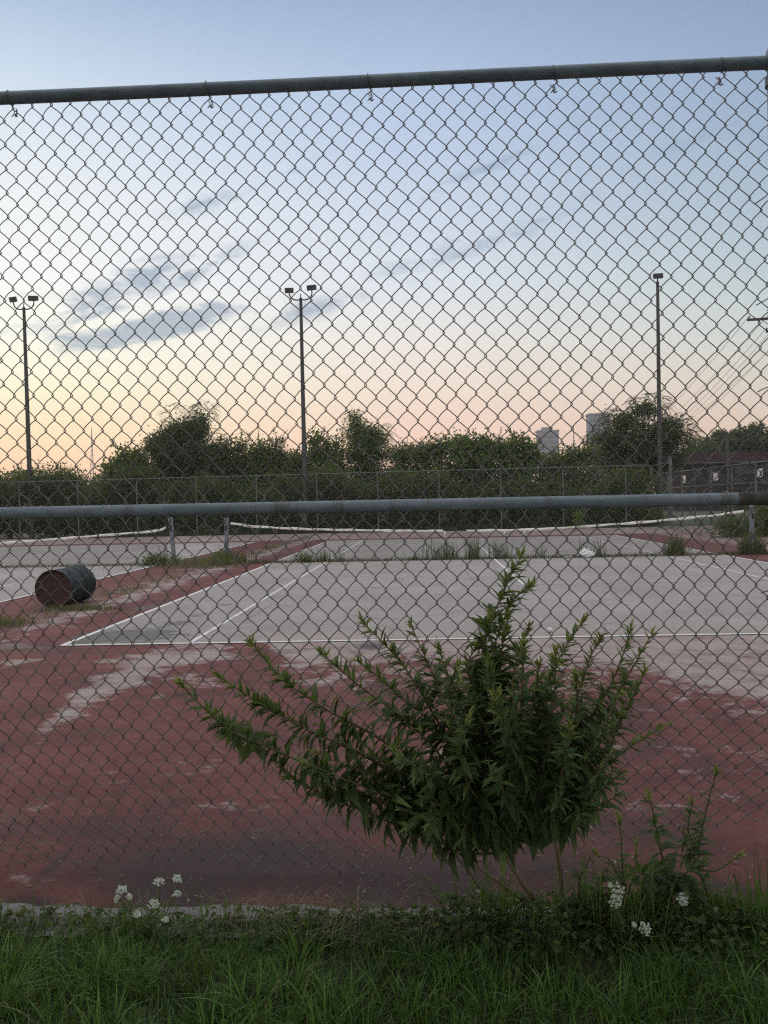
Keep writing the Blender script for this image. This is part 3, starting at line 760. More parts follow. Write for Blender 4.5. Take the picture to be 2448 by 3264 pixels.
def tape_from(pxs): 
    out = []
    for (a_, b_) in pxs:
        q = at(a_, b_, YN); out.append((q[0], q[2]))
    return out
mt = tape_from([(736, 1668), (800, 1677), (900, 1683), (1000, 1687), (1100, 1689), (1250, 1691), (1420, 1692), (1600, 1690), (1750, 1685), (1900, 1675), (2050, 1664), (2200, 1650), (2300, 1640), (2372, 1628)])
g0, g1 = at(1417, 1692, YN)[0], at(1487, 1692, YN)[0]
pl = at(723, 1790, YN)[0]; pr = at(2398, 1760, YN)[0]
h1 = at(727, 1655, YN)[2]; h2 = at(2395, 1615, YN)[2]
net('sagging tennis net with torn white tape across the middle court', pl + .1, pr - .12, mt, [(pl, h1, .02), (pr, h2, 0)], (g0, g1), None)
lt = tape_from([(-900, 1775), (-450, 1752), (-200, 1743), (0, 1731), (150, 1720), (300, 1708), (430, 1698), (500, 1692), (520, 1686), (531, 1678)])
p2 = at(556, 1790, YN)[0]; h3 = at(548, 1654, YN)[2]
p3 = at(-1200, 1790, YN)[0]
net('tennis net with white tape on the left court, ending at a leaning grey post', p3 + .1, p2 - .15, lt, [(p2, h3, -.07), (p3, 1.0, 0)], None, None)

# ------------------------------------------------------------------ barrel
def barrel():
    D1 = 12.55
    def cam_at(px, py, D): return EYE + ray(px, py) * D
    rad = .278
    c1 = cam_at(169, 1878, D1); c1[2] = rad
    c2 = cam_at(246, 1861, 13.35); c2[2] = rad
    ax = unit(c2 - c1); Lb = .86; c2 = c1 + ax * Lb
    u = np.array([0, 0, 1.0]); v = np.cross(ax, u)
    root = thing('oil_drum', 'dented dark green steel drum lying on its side with a rusty brown end', 'barrel', ((c1[0] + c2[0]) / 2, (c1[1] + c2[1]) / 2, 0))
    k = 40; th = np.arange(k) * 2 * math.pi / k
    def lathe(prof, dent=True):
        V = []
        for (s, r) in prof:
            for t_ in th:
                rr = r
                if dent: rr *= 1 - .018 * max(0, math.sin(t_ * 2 + s * 5)) * math.sin(math.pi * min(max(s / Lb, 0), 1))
                V.append(c1 + ax * s + rr * (math.cos(t_) * u + math.sin(t_) * v))
        ff = [[i * k + j, i * k + (j + 1) % k, (i + 1) * k + (j + 1) % k, (i + 1) * k + j] for i in range(len(prof) - 1) for j in range(k)]
        return np.array(V), np.array(ff)
    prof = [(.0, rad), (.004, rad + .004), (.012, rad + .004), (.018, rad - .004)]
    for c in (.27, .56):
        prof += [(c - .03, rad - .005), (c - .018, rad + .001), (c - .006, rad + .007), (c + .006, rad + .007), (c + .018, rad + .001), (c + .03, rad - .005)]
    for c in (.70, .76): prof += [(c - .012, rad - .005), (c, rad + .001), (c + .012, rad - .005)]
    prof += [(Lb - .018, rad - .004), (Lb - .012, rad + .004), (Lb - .003, rad + .004), (Lb, rad)]
    def bm(t):
        P = pos(t); n = t.noise(P, 5, 8, .7); n2 = t.noise(P, 30, 6, .7)
        c = t.ramp(n, [(.35, (0.004, 0.011, 0.010)), (.65, (0.010, 0.022, 0.021))])
        c = t.mix(t.ramp(n2, [(.6, 0), (.7, .8)]), c, (0.09, 0.045, 0.03))
        return principled(t, c, t.ramp(n2, [(.3, .42), (.7, .65)]), 0.0, n2, .15, .003, .22)
    V, F = lathe(prof); MB().add(V, F).build('drum_body', mat('green_drum_paint', bm), root, smooth=True)
    for s0, sg in ((0.0, 1), (Lb, -1)):
        pr = [(s0, rad), (s0 + sg * .004, rad - .008), (s0 + sg * .028, rad - .014), (s0 + sg * .034, rad - .03), (s0 + sg * .030, rad * .6), (s0 + sg * .030, .001)]
        V, F = lathe(pr, False); V = V + 0; MB().add(V, F).build('drum_end', rust_m, root, smooth=True)
    for t_ in (.6, 3.4):
        c = c1 + ax * .022 + .19 * (math.cos(t_) * u + math.sin(t_) * v)
        MB().tube([c, c - ax * .014], .028, 12).build('bung', rust_m, root, smooth=True)
barrel()

# ------------------------------------------------------------------ court light poles
def light_pole(px_top, py_top, px_bot, label, heads, Y=42.3, size=1.0):
    a = at(px_top, py_top, Y); b = at(px_bot, 1500, Y); d = (b - a); b0 = a + d * (a[2] / (a[2] - b[2]))
    root = thing('light_pole', label, 'light pole', b0, 'court light poles')
    top = a.copy()
    MB().tube([b0, (b0 + top) / 2, top], [.135, .105, .075], 14).build('pole', pole_m, root, smooth=True)
    MB().tube([top, top + [0, 0, .2]], .028, 8).build('pole_finial', pole_m, root, smooth=True)
    for (dx, dz, tilt, yw, wd) in heads:
        if dx != 0:
            s = math.copysign(1, dx); X = abs(dx)
            pts = catmull([top + [0, 0, -.08], top + [s * X * .45, 0, -.09], top + [s * X * .85, 0, .02], top + [s * X, 0, .18], top + [s * X, 0, dz]], 5)
            MB().tube(pts, .035, 8).build('arm', pole_m, root, smooth=True)
        else:
            MB().tube([top, top + [0, 0, dz]], .035, 8).build('arm', pole_m, root, smooth=True)
        c = top + [dx * 1.03, -.05, dz + .135]
        Rz = Matrix.Rotation(R_(yw), 3, 'Z') @ Matrix.Rotation(R_(tilt), 3, 'Y') @ Matrix.Rotation(R_(12), 3, 'X')
        Rn = np.array(Rz)
        h = MB()
        w2, d2, h2 = wd, .13, .135
        pr = np.array([[-w2, -d2, -h2], [w2, -d2, -h2], [w2, -d2, h2], [-w2, -d2, h2], [-w2 * .85, d2, -h2 * .7], [w2 * .85, d2, -h2 * .7], [w2 * .85, d2, h2 * .9], [-w2 * .85, d2, h2 * .9]])
        h.add(pr @ Rn.T + c, [[0, 1, 2, 3], [4, 7, 6, 5], [0, 4, 5, 1], [3, 2, 6, 7], [0, 3, 7, 4], [1, 5, 6, 2]])
        h.build('lamp_head', pole_m, root, bevel=.02)
light_pole(76, 980, 94, 'leftmost court light pole with two floodlights on a curved bracket', [(-.52, .27, -14, 35, .18), (.52, .29, 5, -10, .24)])
light_pole(958.5, 950, 971, 'middle court light pole with two floodlights, rising left of centre', [(-.56, .24, -4, 20, .22), (.56, .34, -2, -8, .24)])
light_pole(2096, 898, 2103, 'right court light pole with a single floodlight behind the feathery tree', [(0, .14, -1, 0, .25)], Y=44.5)

# ------------------------------------------------------------------ foliage helpers
def rhomb(mb, base, d, n, L, W, tint):
    """batch of simple bent leaves: base point, direction, normal, length, width"""
    d = unit(d); s = unit(np.cross(d, n)); n = np.cross(s, d)
    L = L[:, None]; W = W[:, None]
    v = np.stack([base, base + d * L * .45 + s * W * .5 + n * L * .06, base + d * L - n * L * .12, base + d * L * .45 - s * W * .5 + n * L * .06], 1)
    N = len(base); i = np.arange(N)[:, None] * 4
    f = i + np.array([[0, 1, 2, 3]])
    mb.add(v.reshape(-1, 3), f, np.repeat(tint, 4))
def leaf(mb, base, d, n, L, W, droop, tint, fold=.25, st=(0, .15, .4, .7, 1.0), wd=(.12, .6, 1.0, .62, .03)):
    """batch of lanceolate, folded, drooping leaves"""
    d = unit(d); s = unit(np.cross(d, n)); n = np.cross(s, d); N = len(base)
    dr = np.asarray(droop)[:, None]; L = np.asarray(L)[:, None]; W = np.asarray(W)[:, None]
    rows = []
    for t, w_ in zip(st, wd):
        c = base + d * L * t * (1 - .25 * np.abs(dr) * t) - n * L * dr * t * t
        rows += [c + s * W * w_ * .5 + n * W * w_ * fold, c, c - s * W * w_ * .5 + n * W * w_ * fold]
    v = np.stack(rows, 1); k = len(st)
    fs = []
    for i in range(k - 1):
        fs += [[i * 3, i * 3 + 1, i * 3 + 4, i * 3 + 3], [i * 3 + 1, i * 3 + 2, i * 3 + 5, i * 3 + 4]]
    f = (np.arange(N)[:, None, None] * (3 * k) + np.array(fs)[None]).reshape(-1, 4)
    mb.add(v.reshape(-1, 3), f, np.repeat(tint, 3 * k))
def rdir(n, up=0.0):
    v = rng.normal(0, 1, (n, 3)); v[:, 2] += up; return unit(v)

def crown_points(blobs, Y, dens, depth, leafmean=.14):
    """blobs are (px, py, rx, ry) read at depth Y -> world ellipsoids filled with clumps of leaves"""
    out = []; sc_ = Y / F_PX
    for b in blobs:
        px, py, rx, ry = b[:4]
        c = at(px, py, Y + (b[4] if len(b) > 4 else 0)); X, Z = rx * sc_, ry * sc_; Dp = min(depth, max(X, Z))
        nc = max(4, int(rx * ry * dens * (Y / 45) ** 2 / 3.2 * (0.14 / leafmean) ** 2))
        u = rdir(nc); rr = rng.random(nc) ** .45 * np.where(rng.random(nc) < .16, rng.uniform(1.05, 1.32, nc), 1)
        cc = c + u * rr[:, None] * np.array([X, Dp, Z]) * .92
        per = 34
        P = np.repeat(cc, per, 0) + rng.normal(0, 1, (nc * per, 3)) * np.array([.2, .2, .16]) * min(1, (leafmean / .14)) * np.repeat(rng.uniform(.6, 1.5, nc), per)[:, None]
        cl = np.repeat(rng.normal(0, .16, nc), per)
        out.append((P, cl, np.repeat(cc, per, 0)))
    return np.concatenate([o[0] for o in out]), np.concatenate([o[1] for o in out]), np.concatenate([o[2] for o in out])

def tree(name, label, cat, base_px, Y, blobs, m=None, dens=.09, leafL=(.10, .19), depth=1.6, fronds=None, group='trees and shrubs beyond the far fence', sprigs=0, tintb=.45, trunk_r=.12, limbs=True, aspect=.55):
    b = at(base_px, 1600, Y); b[2] = 0
    root = thing(name, label, cat, b, group)
    tops = [at(q[0], q[1], Y + (q[4] if len(q) > 4 else 0)) for q in blobs]
    ctr = np.mean(tops, 0)
    tk = MB(); hfork = max(.5, ctr[2] * .45)
    fork = np.array([b[0] * .8 + ctr[0] * .2, b[1], hfork])
    tk.tube(catmull([b + [0, 0, -.05], b * .5 + fork * .5 + [.06, .03, 0], fork], 4), np.linspace(trunk_r, trunk_r * .75, 9), 8)
    if limbs:
        for tp in tops:
            mid = fork * .45 + tp * .55 + rng.normal(0, .15, 3)
            tk.tube(catmull([fork - [0, 0, .1], mid, tp], 4), np.linspace(trunk_r * .6, .012, 9), 6, cap=False)
    tk.build('trunk', bark_m, root, smooth=True)
    P, cl, cc = crown_points(blobs, Y, dens, depth, (leafL[0] + leafL[1]) / 2); N = len(P)
    mb = MB()
    keep = P[:, 2] > 0.02; P, cl, cc = P[keep], cl[keep], cc[keep]; N = len(P)
    d = unit(unit(P - cc) * .8 + rdir(N) * .9 + [0, 0, -.15]); nrm = rdir(N, 1.0)
    L = rng.uniform(*leafL, N)
    rhomb(mb, P, d, nrm, L, L * aspect, np.clip(tintb + cl + rng.normal(0, .12, N), 0, 1))
    sc_ = Y / F_PX
    if sprigs:     # thin shoots poking out of the outline
        for _ in range(sprigs):
            q = blobs[rng.integers(len(blobs))]; an = rng.uniform(-.15, math.pi + .15)
            c0 = at(q[0] + q[2] * .8 * math.cos(an), q[1] - q[3] * .85 * math.sin(an), Y + rng.uniform(-.5, .5))
            Ls = rng.uniform(.35, .95); dr = unit(np.array([math.cos(an) * .6 + rng.normal(0, .2), rng.normal(0, .3), abs(math.sin(an)) + .5]))
            k = int(Ls / .045); tt = np.linspace(0, 1, k)[:, None]
            pp = c0 + dr * tt * Ls + np.array([0, 0, -.12]) * tt ** 2
            tk2 = rdir(k) * .9 + dr * .6
            L2 = rng.uniform(.09, .16, k) * (1.15 - .5 * tt[:, 0])
            rhomb(mb, pp, tk2, rdir(k, 1), L2, L2 * .6, np.clip(tintb + .12 + rng.normal(0, .15, k), 0, 1))
            mb.tube(pp[::4] if len(pp[::4]) > 1 else pp[:2], .008, 4, cap=False, tint=.2)
    if fronds:     # arching feather fronds
        for (q, cnt, Lf) in fronds:
            for _ in range(cnt):
                an = rng.uniform(-.5, math.pi + .5); rr = rng.uniform(.45, 1.0)
                c0 = at(q[0] + q[2] * rr * math.cos(an), q[1] - q[3] * rr * math.sin(an), Y + rng.uniform(-1.2, 1.0))
                Ls = Lf * rng.uniform(.6, 1.25)
                h = unit(np.array([math.cos(an) + rng.normal(0, .35), rng.normal(0, .5), 0]))
                up = rng.uniform(.25, 1.0) * (0.4 + max(0, math.sin(an)))
                k = 11; tt = np.linspace(0.05, 1, k)[:, None]
                pp = c0 + h * tt * Ls + np.array([0, 0, 1]) * (up * tt - 1.05 * tt ** 2) * Ls * .75
                tg = unit(np.gradient(pp, axis=0)); sd_ = unit(np.cross(tg, [0, 0, 1.0]))
                for s in (1, -1):
                    dd = unit(sd_ * s + tg * .55 + rdir(k) * .25 + [0, 0, -.25])
                    L2 = np.full(k, .135) * (1.1 - .45 * tt[:, 0]) * Ls / .8
                    rhomb(mb, pp, dd, rdir(k, 1.5), L2, L2 * .32, np.clip(tintb + .1 + rng.normal(0, .15, k), 0, 1))
                mb.tube(pp[::3], .007, 3, cap=False, tint=.1)
    mb.build('crown', m or leaf_bg, root)
    return root

# ---- the row of trees and shrubs (pixel readings at depth)
T = tree
# leftmost low growth
T('roadside_shrub', 'low dark shrub at the left edge below the pale horizon', 'shrub', 30, 44.5, [(10, 1590, 70, 80), (60, 1575, 60, 75), (-60, 1580, 70, 90), (20, 1660, 90, 50)], sprigs=14)
T('roadside_shrub', 'low shrub right behind the leftmost light pole', 'shrub', 170, 45, [(150, 1575, 65, 62), (230, 1585, 65, 62), (190, 1660, 100, 50)], sprigs=18)
T('roadside_shrub', 'low ragged shrub under the distant radio mast', 'shrub', 300, 45.2, [(290, 1590, 60, 66), (340, 1580, 50, 70), (300, 1660, 90, 50)], sprigs=12)
T('mulberry_shrub', 'rounded light green shrub left of the tallest dark tree', 'shrub', 410, 44, [(410, 1470, 55, 55), (385, 1520, 70, 60), (440, 1560, 80, 80), (370, 1600, 80, 70), (420, 1660, 110, 50)], m=leaf_bg2, sprigs=18, leafL=(.12, .22), aspect=.7)
T('tall_tree', 'tallest dark tree with an airy feathery top, left of the middle light pole', 'tree', 590, 45.5,
  [(575, 1450, 110, 70), (510, 1425, 50, 34), (650, 1460, 80, 60), (575, 1375, 52, 42), (630, 1360, 36, 50), (540, 1400, 50, 30), (560, 1560, 150, 110), (690, 1520, 90, 100)], m=leaf_dark, dens=.12,
  fronds=[((555, 1335, 40, 50), 45, .42), ((645, 1325, 42, 55), 60, .42), ((500, 1430, 55, 40), 30, .45), ((590, 1400, 90, 60), 60, .5), ((660, 1400, 50, 50), 30, .45)], leafL=(.09, .16), trunk_r=.2)
T('pointed_shrub', 'narrow dark spiky shrub beside the tallest tree', 'shrub', 705, 45.2, [(703, 1425, 18, 40), (705, 1470, 35, 50), (710, 1530, 50, 70), (700, 1620, 60, 60)], m=leaf_dark, sprigs=6)
T('pointed_shrub', 'narrow pointed shrub with a thin top, second one right of the tallest tree', 'shrub', 765, 45, [(760, 1425, 20, 36), (765, 1480, 40, 45), (770, 1550, 60, 80), (760, 1640, 70, 60)], sprigs=8)
T('leafy_shrub', 'open leafy shrub between the spiky shrubs and the middle light pole', 'shrub', 850, 45, [(830, 1445, 40, 40), (870, 1460, 50, 40), (850, 1520, 80, 70), (850, 1620, 90, 80)], m=leaf_bg2, sprigs=14)
T('vine_stub', 'small vine wrapped stump standing above the shrubs left of the middle light pole', 'shrub', 888, 44.6, [(888, 1408, 12, 16), (888, 1435, 10, 22), (890, 1500, 25, 50), (890, 1600, 30, 70)], m=leaf_dark, sprigs=3, leafL=(.08, .13), limbs=False)
T('leafy_shrub', 'dark green shrub around the foot of the middle light pole', 'shrub', 960, 44.6, [(940, 1475, 60, 40), (960, 1540, 90, 70), (960, 1640, 100, 70)], sprigs=10)
T('leafy_shrub', 'pale open shrub with sky showing through, just right of the middle light pole', 'shrub', 1035, 45, [(1005, 1420, 32, 34), (1060, 1425, 28, 30), (1035, 1465, 60, 38), (1040, 1530, 80, 70), (1040, 1640, 90, 70)], m=leaf_bg2, dens=.07, sprigs=26, leafL=(.12, .2), aspect=.75)
T('conical_tree', 'pale grey green tree with a narrow feathery top right of the middle light pole', 'tree', 1160, 46, [(1135, 1345, 22, 32), (1150, 1390, 50, 36), (1190, 1400, 45, 40), (1165, 1440, 80, 45), (1170, 1530, 100, 80), (1170, 1640, 110, 70)],
  m=leaf_bg2, fronds=[((1135, 1340, 25, 35), 22, .5), ((1195, 1385, 50, 35), 30, .6), ((1160, 1420, 80, 50), 40, .6)], leafL=(.09, .16))
T('leafy_shrub', 'low shrub in the dip right of the pale conical tree', 'shrub', 1320, 45, [(1280, 1450, 50, 35), (1345, 1440, 50, 36), (1400, 1430, 40, 30), (1320, 1530, 110, 85), (1320, 1640, 110, 70)], sprigs=22)
T('mulberry_shrub', 'broad bright green shrub in the centre of the hedge', 'shrub', 1500, 44.2, [(1470, 1425, 50, 35), (1530, 1425, 50, 34), (1590, 1440, 45, 34), (1500, 1490, 120, 60), (1500, 1590, 120, 90), (1500, 1670, 120, 45)], m=leaf_bg2, sprigs=26, leafL=(.12, .22), aspect=.7)
T('mulberry_shrub', 'bright green shrub directly left of the pinkish tower', 'shrub', 1660, 44.4, [(1650, 1425, 40, 34), (1690, 1450, 40, 34), (1650, 1490, 70, 60), (1670, 1590, 110, 90), (1670, 1670, 110, 45)], m=leaf_bg2, sprigs=20, leafL=(.12, .22), aspect=.7)
T('leafy_shrub', 'dark green shrub filling the gap under the two distant towers', 'shrub', 1820, 44.8, [(1760, 1478, 50, 30), (1830, 1455, 50, 34), (1870, 1455, 40, 30), (1820, 1530, 110, 70), (1820, 1640, 120, 70)], m=leaf_bg, sprigs=22, leafL=(.11, .2))
T('feathery_tree', 'wide dark tree with drooping feathery branches around the right light pole', 'tree', 2050, 46.5,
  [(1990, 1345, 55, 34), (2065, 1305, 42, 30), (2130, 1360, 50, 34), (1945, 1405, 65, 40), (2060, 1385, 90, 40), (2150, 1410, 55, 32), (2010, 1430, 110, 40), (2000, 1470, 120, 60), (2120, 1460, 80, 40), (2000, 1560, 110, 80), (2000, 1650, 110, 60)], m=leaf_dark, dens=.08,
  fronds=[((2070, 1290, 60, 40), 60, .55), ((1990, 1330, 70, 45), 65, .55), ((1930, 1395, 60, 45), 60, .6), ((2150, 1370, 70, 45), 70, .6), ((2180, 1410, 45, 35), 55, .7), ((2060, 1380, 110, 70), 60, .55)], leafL=(.09, .16), trunk_r=.22)
T('yellowing_shrub', 'yellowish green weedy shrub growing against the far fence near the centre', 'shrub', 1400, 42.6, [(1400, 1560, 38, 50), (1420, 1610, 40, 40), (1390, 1530, 20, 30)], m=leafmat('yellow_leaves', [(0, (.05, .055, .02)), (1, (.14, .13, .05))]), depth=.5, sprigs=6)
# undergrowth right at the fence line, one plant each
for i, (px, lab) in enumerate([(60, 'dark undergrowth below the leftmost light pole, behind the fence'), (290, 'dark undergrowth behind the fence, below the radio mast'), (520, 'dark undergrowth behind the fence, below the tallest tree'),
                               (760, 'dark undergrowth behind the fence above the two net posts'), (1000, 'dark undergrowth behind the fence, below and right of the middle light pole'), (1240, 'dark undergrowth behind the fence in the hedge middle, below the conical tree'),
                               (1500, 'dark undergrowth behind the fence, below the broad bright shrub'), (1750, 'dark undergrowth behind the fence, below the pinkish tower'), (1960, 'dark undergrowth behind the fence near its right corner')]):
    T('undergrowth', lab, 'undergrowth', px, 42.8, [(px - 90, 1572 + rng.uniform(-45, 30), 80, 60), (px + 40, 1576 + rng.uniform(-50, 30), 90, 60), (px - 60, 1650, 100, 55), (px + 70, 1655, 100, 55)], m=leaf_bg, depth=.9, dens=.075, group='undergrowth behind the far fence', limbs=False, trunk_r=.05, tintb=.35)

# wooded rise behind the right side
for i, (px, py, rx, ry, Y, lab) in enumerate([(2230, 1470, 70, 50, 92, 'dark tree at the left end of the right hand tree line'), (2310, 1440, 70, 50, 95, 'dark tree behind the thin utility pole'),
                                              (2395, 1425, 60, 60, 92, 'rounded dark tree above the brick building'), (2480, 1440, 70, 60, 90, 'dark tree cut off by the right edge')]):
    T('distant_tree', lab, 'tree', px, Y, [(px, py - 18, rx, ry), (px - 20, py + 30, rx * .9, ry * .9), (px + 30, py - 15, rx * .6, ry * .6), (px, py + 80, rx * 1.2, 50), (px, py + 115, rx * 1.2, 40)], m=leaf_dark, leafL=(.25, .45), dens=.16, depth=3, group='tree line beyond the brick building', trunk_r=.3, tintb=.35, sprigs=10)
# plants along the right
T('leafy_shrub', 'dim shrub in front of the side fence by the right net post', 'shrub', 2400, 30, [(2330, 1680, 50, 35), (2400, 1690, 60, 45), (2470, 1670, 60, 60)], m=leaf_bg, leafL=(.07, .13), dens=.07, depth=.6, group='weedy shrubs at the right', sprigs=18, trunk_r=.03, limbs=False)

# ---- unseen trees added behind the viewer to keep the near ground in shade
def added_shade_tree(label, x, y, H, R):
    root = thing('added_shade_tree', label, 'tree', (x, y, 0), 'added shade trees out of view')
    tk = MB(); tk.tube(catmull([[x, y, -.1], [x + .1, y, 2], [x, y + .2, H * .6]], 5), np.linspace(.28, .16, 11), 12)
    N0 = 520; u = rdir(N0); cc = np.array([x, y, H]) + u * (rng.random(N0) ** .4)[:, None] * [R, R, R * .5]
    for q in cc[:24]: tk.tube(catmull([[x, y + .1, H * .5], (q + [x, y, H * .6]) / 2, q], 4), np.linspace(.09, .015, 9), 6, cap=False)
    tk.build('trunk', bark_m, root, smooth=True)
    P = np.repeat(cc, 60, 0) + rng.normal(0, .38, (N0 * 60, 3)); N = len(P); L = rng.uniform(.12, .24, N)
    m = MB(); rhomb(m, P, rdir(N), rdir(N, 1), L, L * .6, rng.uniform(.2, .7, N)); m.build('crown', leaf_dark, root)
for a_ in [('added leafy shade tree, unseen behind the viewer on the left', -3.4, -3.0, 6.3, 5.0), ('added leafy shade tree, unseen behind the viewer on the right', 3.4, -3.0, 6.4, 5.0), ('added leafy shade tree, unseen directly behind the viewer, farther back', .2, -7.0, 6.6, 4.5)]:
    added_shade_tree(*a_)

# ------------------------------------------------------------------ distant towers, mast, building
tower_m = simple('hazy_concrete', (0.17, 0.17, 0.19), (0.23, 0.22, 0.24), 0.05, 0.9)
tower_w = simple('hazy_windows', (0.09, 0.10, 0.13), (0.14, 0.15, 0.18), 0.2, 0.5)
tower_p = simple('pinkish_stone', (0.25, 0.21, 0.23), (0.32, 0.27, 0.28), 0.05, 0.9)
def tower(name, label, x0, x1, ytop, Y, pent, rows, cols, m):
    a, b = at(x0, ytop, Y), at(x1, ytop, Y); wd = b[0] - a[0]; zt = a[2]; cx = (a[0] + b[0]) / 2
    root = thing(name, label, 'tower block', (cx, Y, 0), 'distant tower blocks')
    MB().box([cx, Y + wd * .4, zt / 2], (wd / 2, wd * .4, zt / 2)).build('wall', m, root)
    if pent:
        p0, p1, py = pent; c0, c1 = at(p0, py, Y + 2), at(p1, py, Y + 2)
        MB().box([(c0[0] + c1[0]) / 2, Y + wd * .4, (zt + c0[2]) / 2 + .5], ((c1[0] - c0[0]) / 2, wd * .2, (c0[2] - zt) / 2 + .5)).build('penthouse', m, root)
    MB().box([cx, Y + wd * .4, zt + .4], (wd / 2 + .4, wd * .4 + .4, .5)).build('parapet', m, root)
    sp = 3.4
    for i in range(rows):
        z = zt - 3.0 - i * sp
        if z < 8: break
        g = MB()
        for j in range(cols):
            x = cx - wd / 2 + wd * (j + .5) / cols
            g.box([x, Y - .05, z], (wd / cols * .32, .12, 1.0))
        g.build('window_row', tower_w, root)
    return root
tower('tower_block', 'distant pinkish tower block with stepped roof left of the feathery tree', 1714, 1781, 1376, 520, (1728, 1762, 1367), 9, 8, tower_p)
tower('tower_block', 'taller distant grey tower block half hidden by the feathery tree', 1878, 1946, 1323, 480, None, 13, 7, tower_m)
def mast(px, ytop, Y, wbase, label, mcol, guy=False):
    t_ = at(px, ytop, Y); root = thing('radio_mast', label, 'mast', (t_[0], Y, 0), 'distant masts')
    H = t_[2]; mb = MB()
    k = 16
    for s in ((-1, -1), (1, -1), (0, 1)):
        mb.tube([[t_[0] + s[0] * wbase, Y + s[1] * wbase, 0], [t_[0] + s[0] * wbase * .25, Y + s[1] * wbase * .25, H * .72], [t_[0], Y, H]], .22, 4)
    for i in range(k):
        z0, z1 = H * .85 * i / k, H * .85 * (i + 1) / k; f0, f1 = wbase * (1 - .75 * i / k * .85 / .72), wbase * (1 - .75 * (i + 1) / k * .85 / .72)
        f0, f1 = max(f0, .3), max(f1, .3)
        mb.tube([[t_[0] - f0, Y - f0, z0], [t_[0] + f1, Y - f1, z1]], .12, 3); mb.tube([[t_[0] + f0, Y - f0, z0], [t_[0] - f1, Y - f1, z1]], .12, 3)
    mb.build('lattice', mcol, root)
mast(292, 1362, 600, 2.1, 'thin reddish lattice radio mast on the horizon at the left', simple('hazy_red_steel', (0.30, 0.16, 0.15), (0.4, 0.22, 0.2), 0.02, .8))
mast(1828, 1358, 560, .8, 'short thin antenna between the two distant towers', simple('hazy_grey_steel', (0.22, 0.16, 0.16), (0.28, 0.2, 0.2), 0.02, .8))

def building():
    Y = 84
    brick = simple('dark_brick', (0.055, 0.03, 0.026), (0.10, 0.05, 0.042), 3, .9)
    def bf_(t):
        b = t.new('ShaderNodeTexBrick'); t.put(b.inputs['Vector'], t.mapping(pos(t), (1, 1, 1), (R_(90), 0, 0)))
        b.inputs['Scale'].default_value = 2.0
        for nm, c in (('Color1', (0.022, 0.014, 0.013, 1)), ('Color2', (0.034, 0.021, 0.018, 1)), ('Mortar', (0.03, 0.026, 0.024, 1))): b.inputs[nm].default_value = c
        return principled(t, b.outputs[0], .95, spec=0.02)
    brick = mat('red_brick', bf_)
    roof_m = simple('dark_red_roof', (0.022, 0.011, 0.010), (0.036, 0.018, 0.016), 1.5, .95, spec=0.02)
    glass = simple('teal_window_glass', (0.05, 0.075, 0.075), (0.08, 0.11, 0.11), .8, .6, spec=0.1)
    frame_m = simple('pale_window_frame', (0.06, 0.06, 0.057), (0.1, 0.1, 0.095), 2, .8, spec=0.05)
    a = at(2180, 1474, Y); x0 = a[0]; x1 = at(2620, 1474, Y)[0]; ze = at(2400, 1474, Y)[2]; zr = at(2400, 1450, Y)[2]
    root = thing('brick_building', 'long low brick building with teal windows behind the side fence', 'building', ((x0 + x1) / 2, Y + 5, 0))
    MB().box([(x0 + x1) / 2, Y + 5, ze / 2], ((x1 - x0) / 2, 5, ze / 2)).build('wall', brick, root)
    rf = MB(); X0, X1 = x0 - .5, x1 + .5
    rf.add([[X0, Y - .6, ze + .003], [X1, Y - .6, ze + .003], [X1, Y + 10.6, ze + .003], [X0, Y + 10.6, ze + .003], [X0 + 2, Y + 5, zr + .6], [X1 - 2, Y + 5, zr + .6]], [[0, 1, 5, 4], [2, 3, 4, 5], [3, 0, 4, 4], [1, 2, 5, 5], [3, 2, 1, 0]])
    rf.build('roof', roof_m, root)
    MB().tube([[X0, Y - .62, ze + .02], [X1, Y - .62, ze + .02]], .09, 6).build('gutter', frame_m, root)
    for (u0, u1, v0, v1) in [(1345, 1425, 380, 465), (1440, 1515, 380, 465), (1345, 1430, 535, 580), (930, 1010, 395, 470), (1600, 1680, 375, 455), (1600, 1690, 530, 575), (1080, 1150, 390, 465)]:
        p0 = at(1900 + u0 / 3.027, 1350 + v0 / 3.027, Y); p1 = at(1900 + u1 / 3.027, 1350 + v1 / 3.027, Y)
        cx, cz, hw, hh = (p0[0] + p1[0]) / 2, (p0[2] + p1[2]) / 2, abs(p1[0] - p0[0]) / 2, abs(p0[2] - p1[2]) / 2
        if cz + hh > ze - .1: cz = ze - .1 - hh
        fr = MB()
        for s in (-1, 1):
            fr.box([cx + s * hw, Y - .05, cz], (.07, .1, hh + .07)); fr.box([cx, Y - .055, cz + s * hh], (hw - .08, .1, .07))
        fr.box([cx, Y - .03, cz], (.04, .08, hh - .08))
        f = fr.build('window', frame_m, root)
        MB().box([cx, Y - .004, cz], (hw - .075, .02, hh - .075)).build('pane', glass, f)
building()
